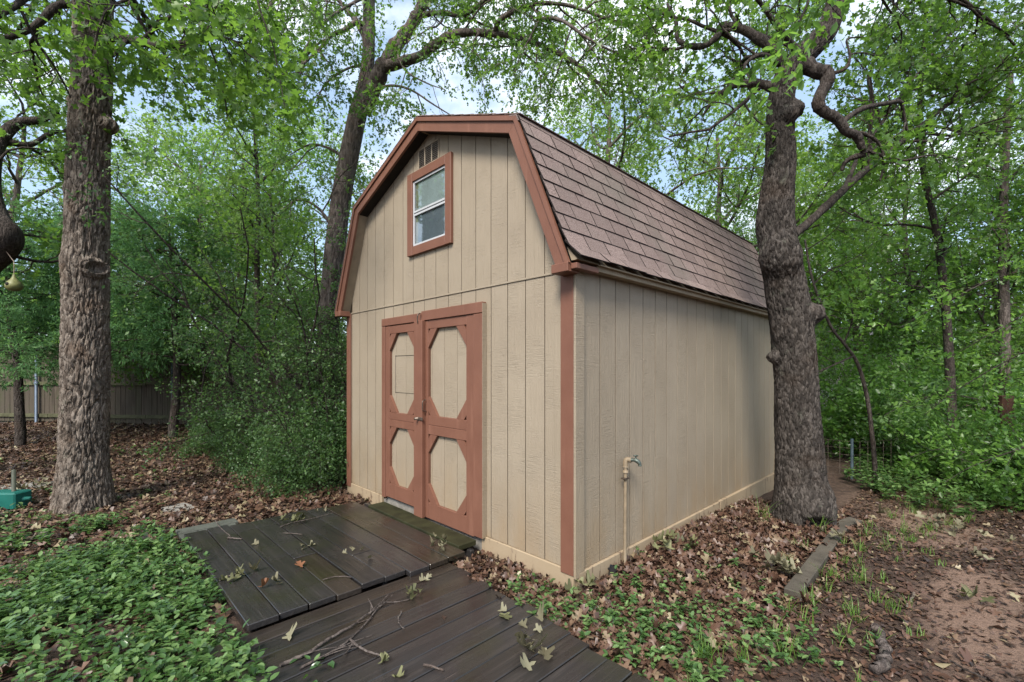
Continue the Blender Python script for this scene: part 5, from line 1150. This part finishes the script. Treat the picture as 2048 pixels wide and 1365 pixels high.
fallen('dark olive leaf at the right boardwalk edge', 1022, 1233, ZB, 2, .075, 'olive', 518, .02)
fallen('small brown leaf in the middle of the boardwalk', 887, 1243, ZB, 1, .05, 'litter', 519)
fallen('yellowish leaf by the short lichened twig', 762, 1326, ZB, 2, .06, 'olive', 520, .03)
fallen('dark leaf at the bottom edge of the boardwalk', 782, 1352, ZB, 1, .08, 'olive', 521)
fallen('green leaf cluster drooping onto the boardwalk from the groundcover', 640, 1345, ZB, 10, .05, 'leaf_v', 522, .07, 'leaf_clump', 'leaf clump', .05)
fallen('tiny pale leaf near the mossy plank', 648, 1022, ZA, 2, .05, 'dryleaf', 523, .03)
def gz(px, py): a_ = GP(px, py); return float(gh(a_[0], a_[1])) + .01
fallen('yellow brown leaf clump on bare dirt at far right', 1975, 1118, gz(1975, 1118), 4, .10, 'dryleaf', 530, .06, 'leaf_clump', 'leaf clump', .03)
fallen('olive leaf clump on the path near the right edge', 1945, 1206, gz(1945, 1206), 5, .085, 'olive', 531, .03, 'leaf_clump', 'leaf clump', .05)
fallen('heap of pale dry leaves against the timber near its end', 1545, 1140, gz(1545, 1140) + .03, 14, .105, 'dryleaf', 532, .07, 'leaf_clump', 'leaf clump', .10)
fallen('pale dry leaves lying on the far end of the timber', 1668, 1075, .075, 6, .09, 'dryleaf', 533, .04, 'leaf_clump', 'leaf clump', .04)
fallen('heap of tan leaves in the middle of the path', 1880, 1055, gz(1880, 1055), 22, .10, 'dryleaf', 534, .16, 'leaf_clump', 'leaf clump', .06)
fallen('heap of olive leaves against the wall by the tap', 1345, 1095, gz(1345, 1095) + .03, 14, .09, 'olive', 535, .08, 'leaf_clump', 'leaf clump', .06)
fallen('pale leaf heap on the ground at the near shed corner', 1165, 1185, gz(1165, 1185) + .01, 9, .08, 'olive', 536, .05, 'leaf_clump', 'leaf clump', .05)
fallen('pale dry leaf heap beside the left oak base', 85, 985, gz(85, 985) + .02, 16, .12, 'dryleaf', 537, .12, 'leaf_clump', 'leaf clump', .14)
stick('long forked dead branch across the boardwalk', [(560, 1335), (610, 1315), (660, 1283), (705, 1255), (738, 1232), (760, 1212)], ZB, .011, .004, 601, 'fallen_branch', forks=5)
stick('second long thin branch lying beside the forked one', [(600, 1340), (650, 1315), (690, 1290), (728, 1255), (770, 1200), (778, 1192)], ZB, .007, .003, 602, 'fallen_branch', forks=3)
stick('thin twig ending in the olive leaf clump', [(762, 1207), (790, 1207), (812, 1203), (828, 1198)], ZB, .004, .0025, 603)
stick('curved thin twig in the middle of the boardwalk', [(803, 1226), (797, 1240), (800, 1252), (808, 1260)], ZB, .0045, .003, 604)
stick('short lichened twig near the bottom of the boardwalk', [(700, 1281), (718, 1298), (745, 1310), (768, 1317)], ZB, .007, .005, 605, forks=1)
stick('short grey twig at the bottom centre of the boardwalk', [(846, 1335), (864, 1337), (888, 1345)], ZB, .007, .005, 606)
stick('reddish thin twig at the left boardwalk corner', [(548, 1243), (570, 1234), (586, 1218)], ZB, .0035, .002, 607)
stick('thin twig across the lower middle of the platform', [(645, 1162), (668, 1156), (690, 1155), (703, 1157)], ZA, .0035, .0025, 608)
stick('short bent twig on the back left of the platform', [(430, 1043), (444, 1060), (460, 1074), (455, 1080)], ZA, .004, .003, 609)
stick('small lichened stick beside the bent twig', [(455, 1078), (470, 1080), (484, 1081)], ZA, .008, .006, 610)
stick('thin twig among the sprig leaves at the back of the platform', [(560, 1056), (585, 1047), (620, 1040), (665, 1028)], ZA, .004, .0025, 611)
stick('short twig on the wet middle planks', [(566, 1068), (585, 1069), (606, 1071)], ZA, .004, .003, 612)
stick('short dark stick at the left edge of the platform', [(440, 1163), (455, 1156), (470, 1151)], ZA, .006, .005, 613)
zs = gz(1770, 1290)
stick('thick mottled broken branch lying on the dirt path', [(1754, 1262), (1760, 1285), (1770, 1312), (1768, 1335), (1748, 1348)], zs + .004, .022, .027, 614, 'broken_branch', 'bark_m')
stick('small pale stick lying on the path', [(1829, 1190), (1822, 1204), (1814, 1216)], gz(1822, 1204) + .012, .008, .007, 615, mat='bark_l')
stick('thin dark twig at the lower right path', [(1900, 1325), (1935, 1345), (1975, 1362)], gz(1935, 1345) + .012, .006, .004, 616, mat='bark_d')
# torn black plastic under the tap
M['plastic'] = m_simple('black_plastic', (.012, .013, .016), .25, .5, var=.2)
x_, y_ = GP(1222, 1150); n_ = 14; uu, vv = np.meshgrid(np.linspace(-1, 1, n_), np.linspace(-1, 1, n_), indexing='ij')
V = np.stack([x_ + .15 * uu * .9 + .05 * vv, y_ + .10 * vv + .03 * np.sin(uu * 4), .03 + .035 * fbm(uu * 2.3 + 3, vv * 2.3, 0, 9, 3) + .03 * np.exp(-(uu ** 2 + vv ** 2) * 2) + gh(x_, y_)], -1).reshape(-1, 3)
i_ = (np.arange(n_ - 1)[:, None] * n_ + np.arange(n_ - 1)).ravel(); F = np.stack([i_, i_ + n_, i_ + n_ + 1, i_ + 1], 1)
pk = fbm(uu * 2.5, vv * 2.5, 0, 31, 3).ravel()[F].mean(1) + .5 - (np.hypot(uu, vv).ravel()[F].mean(1)) * .62 > 0
tag(mobj('plastic_scrap', V, F[pk], M['plastic'], None, True), 'crumpled scrap of black plastic below the garden tap', 'plastic')
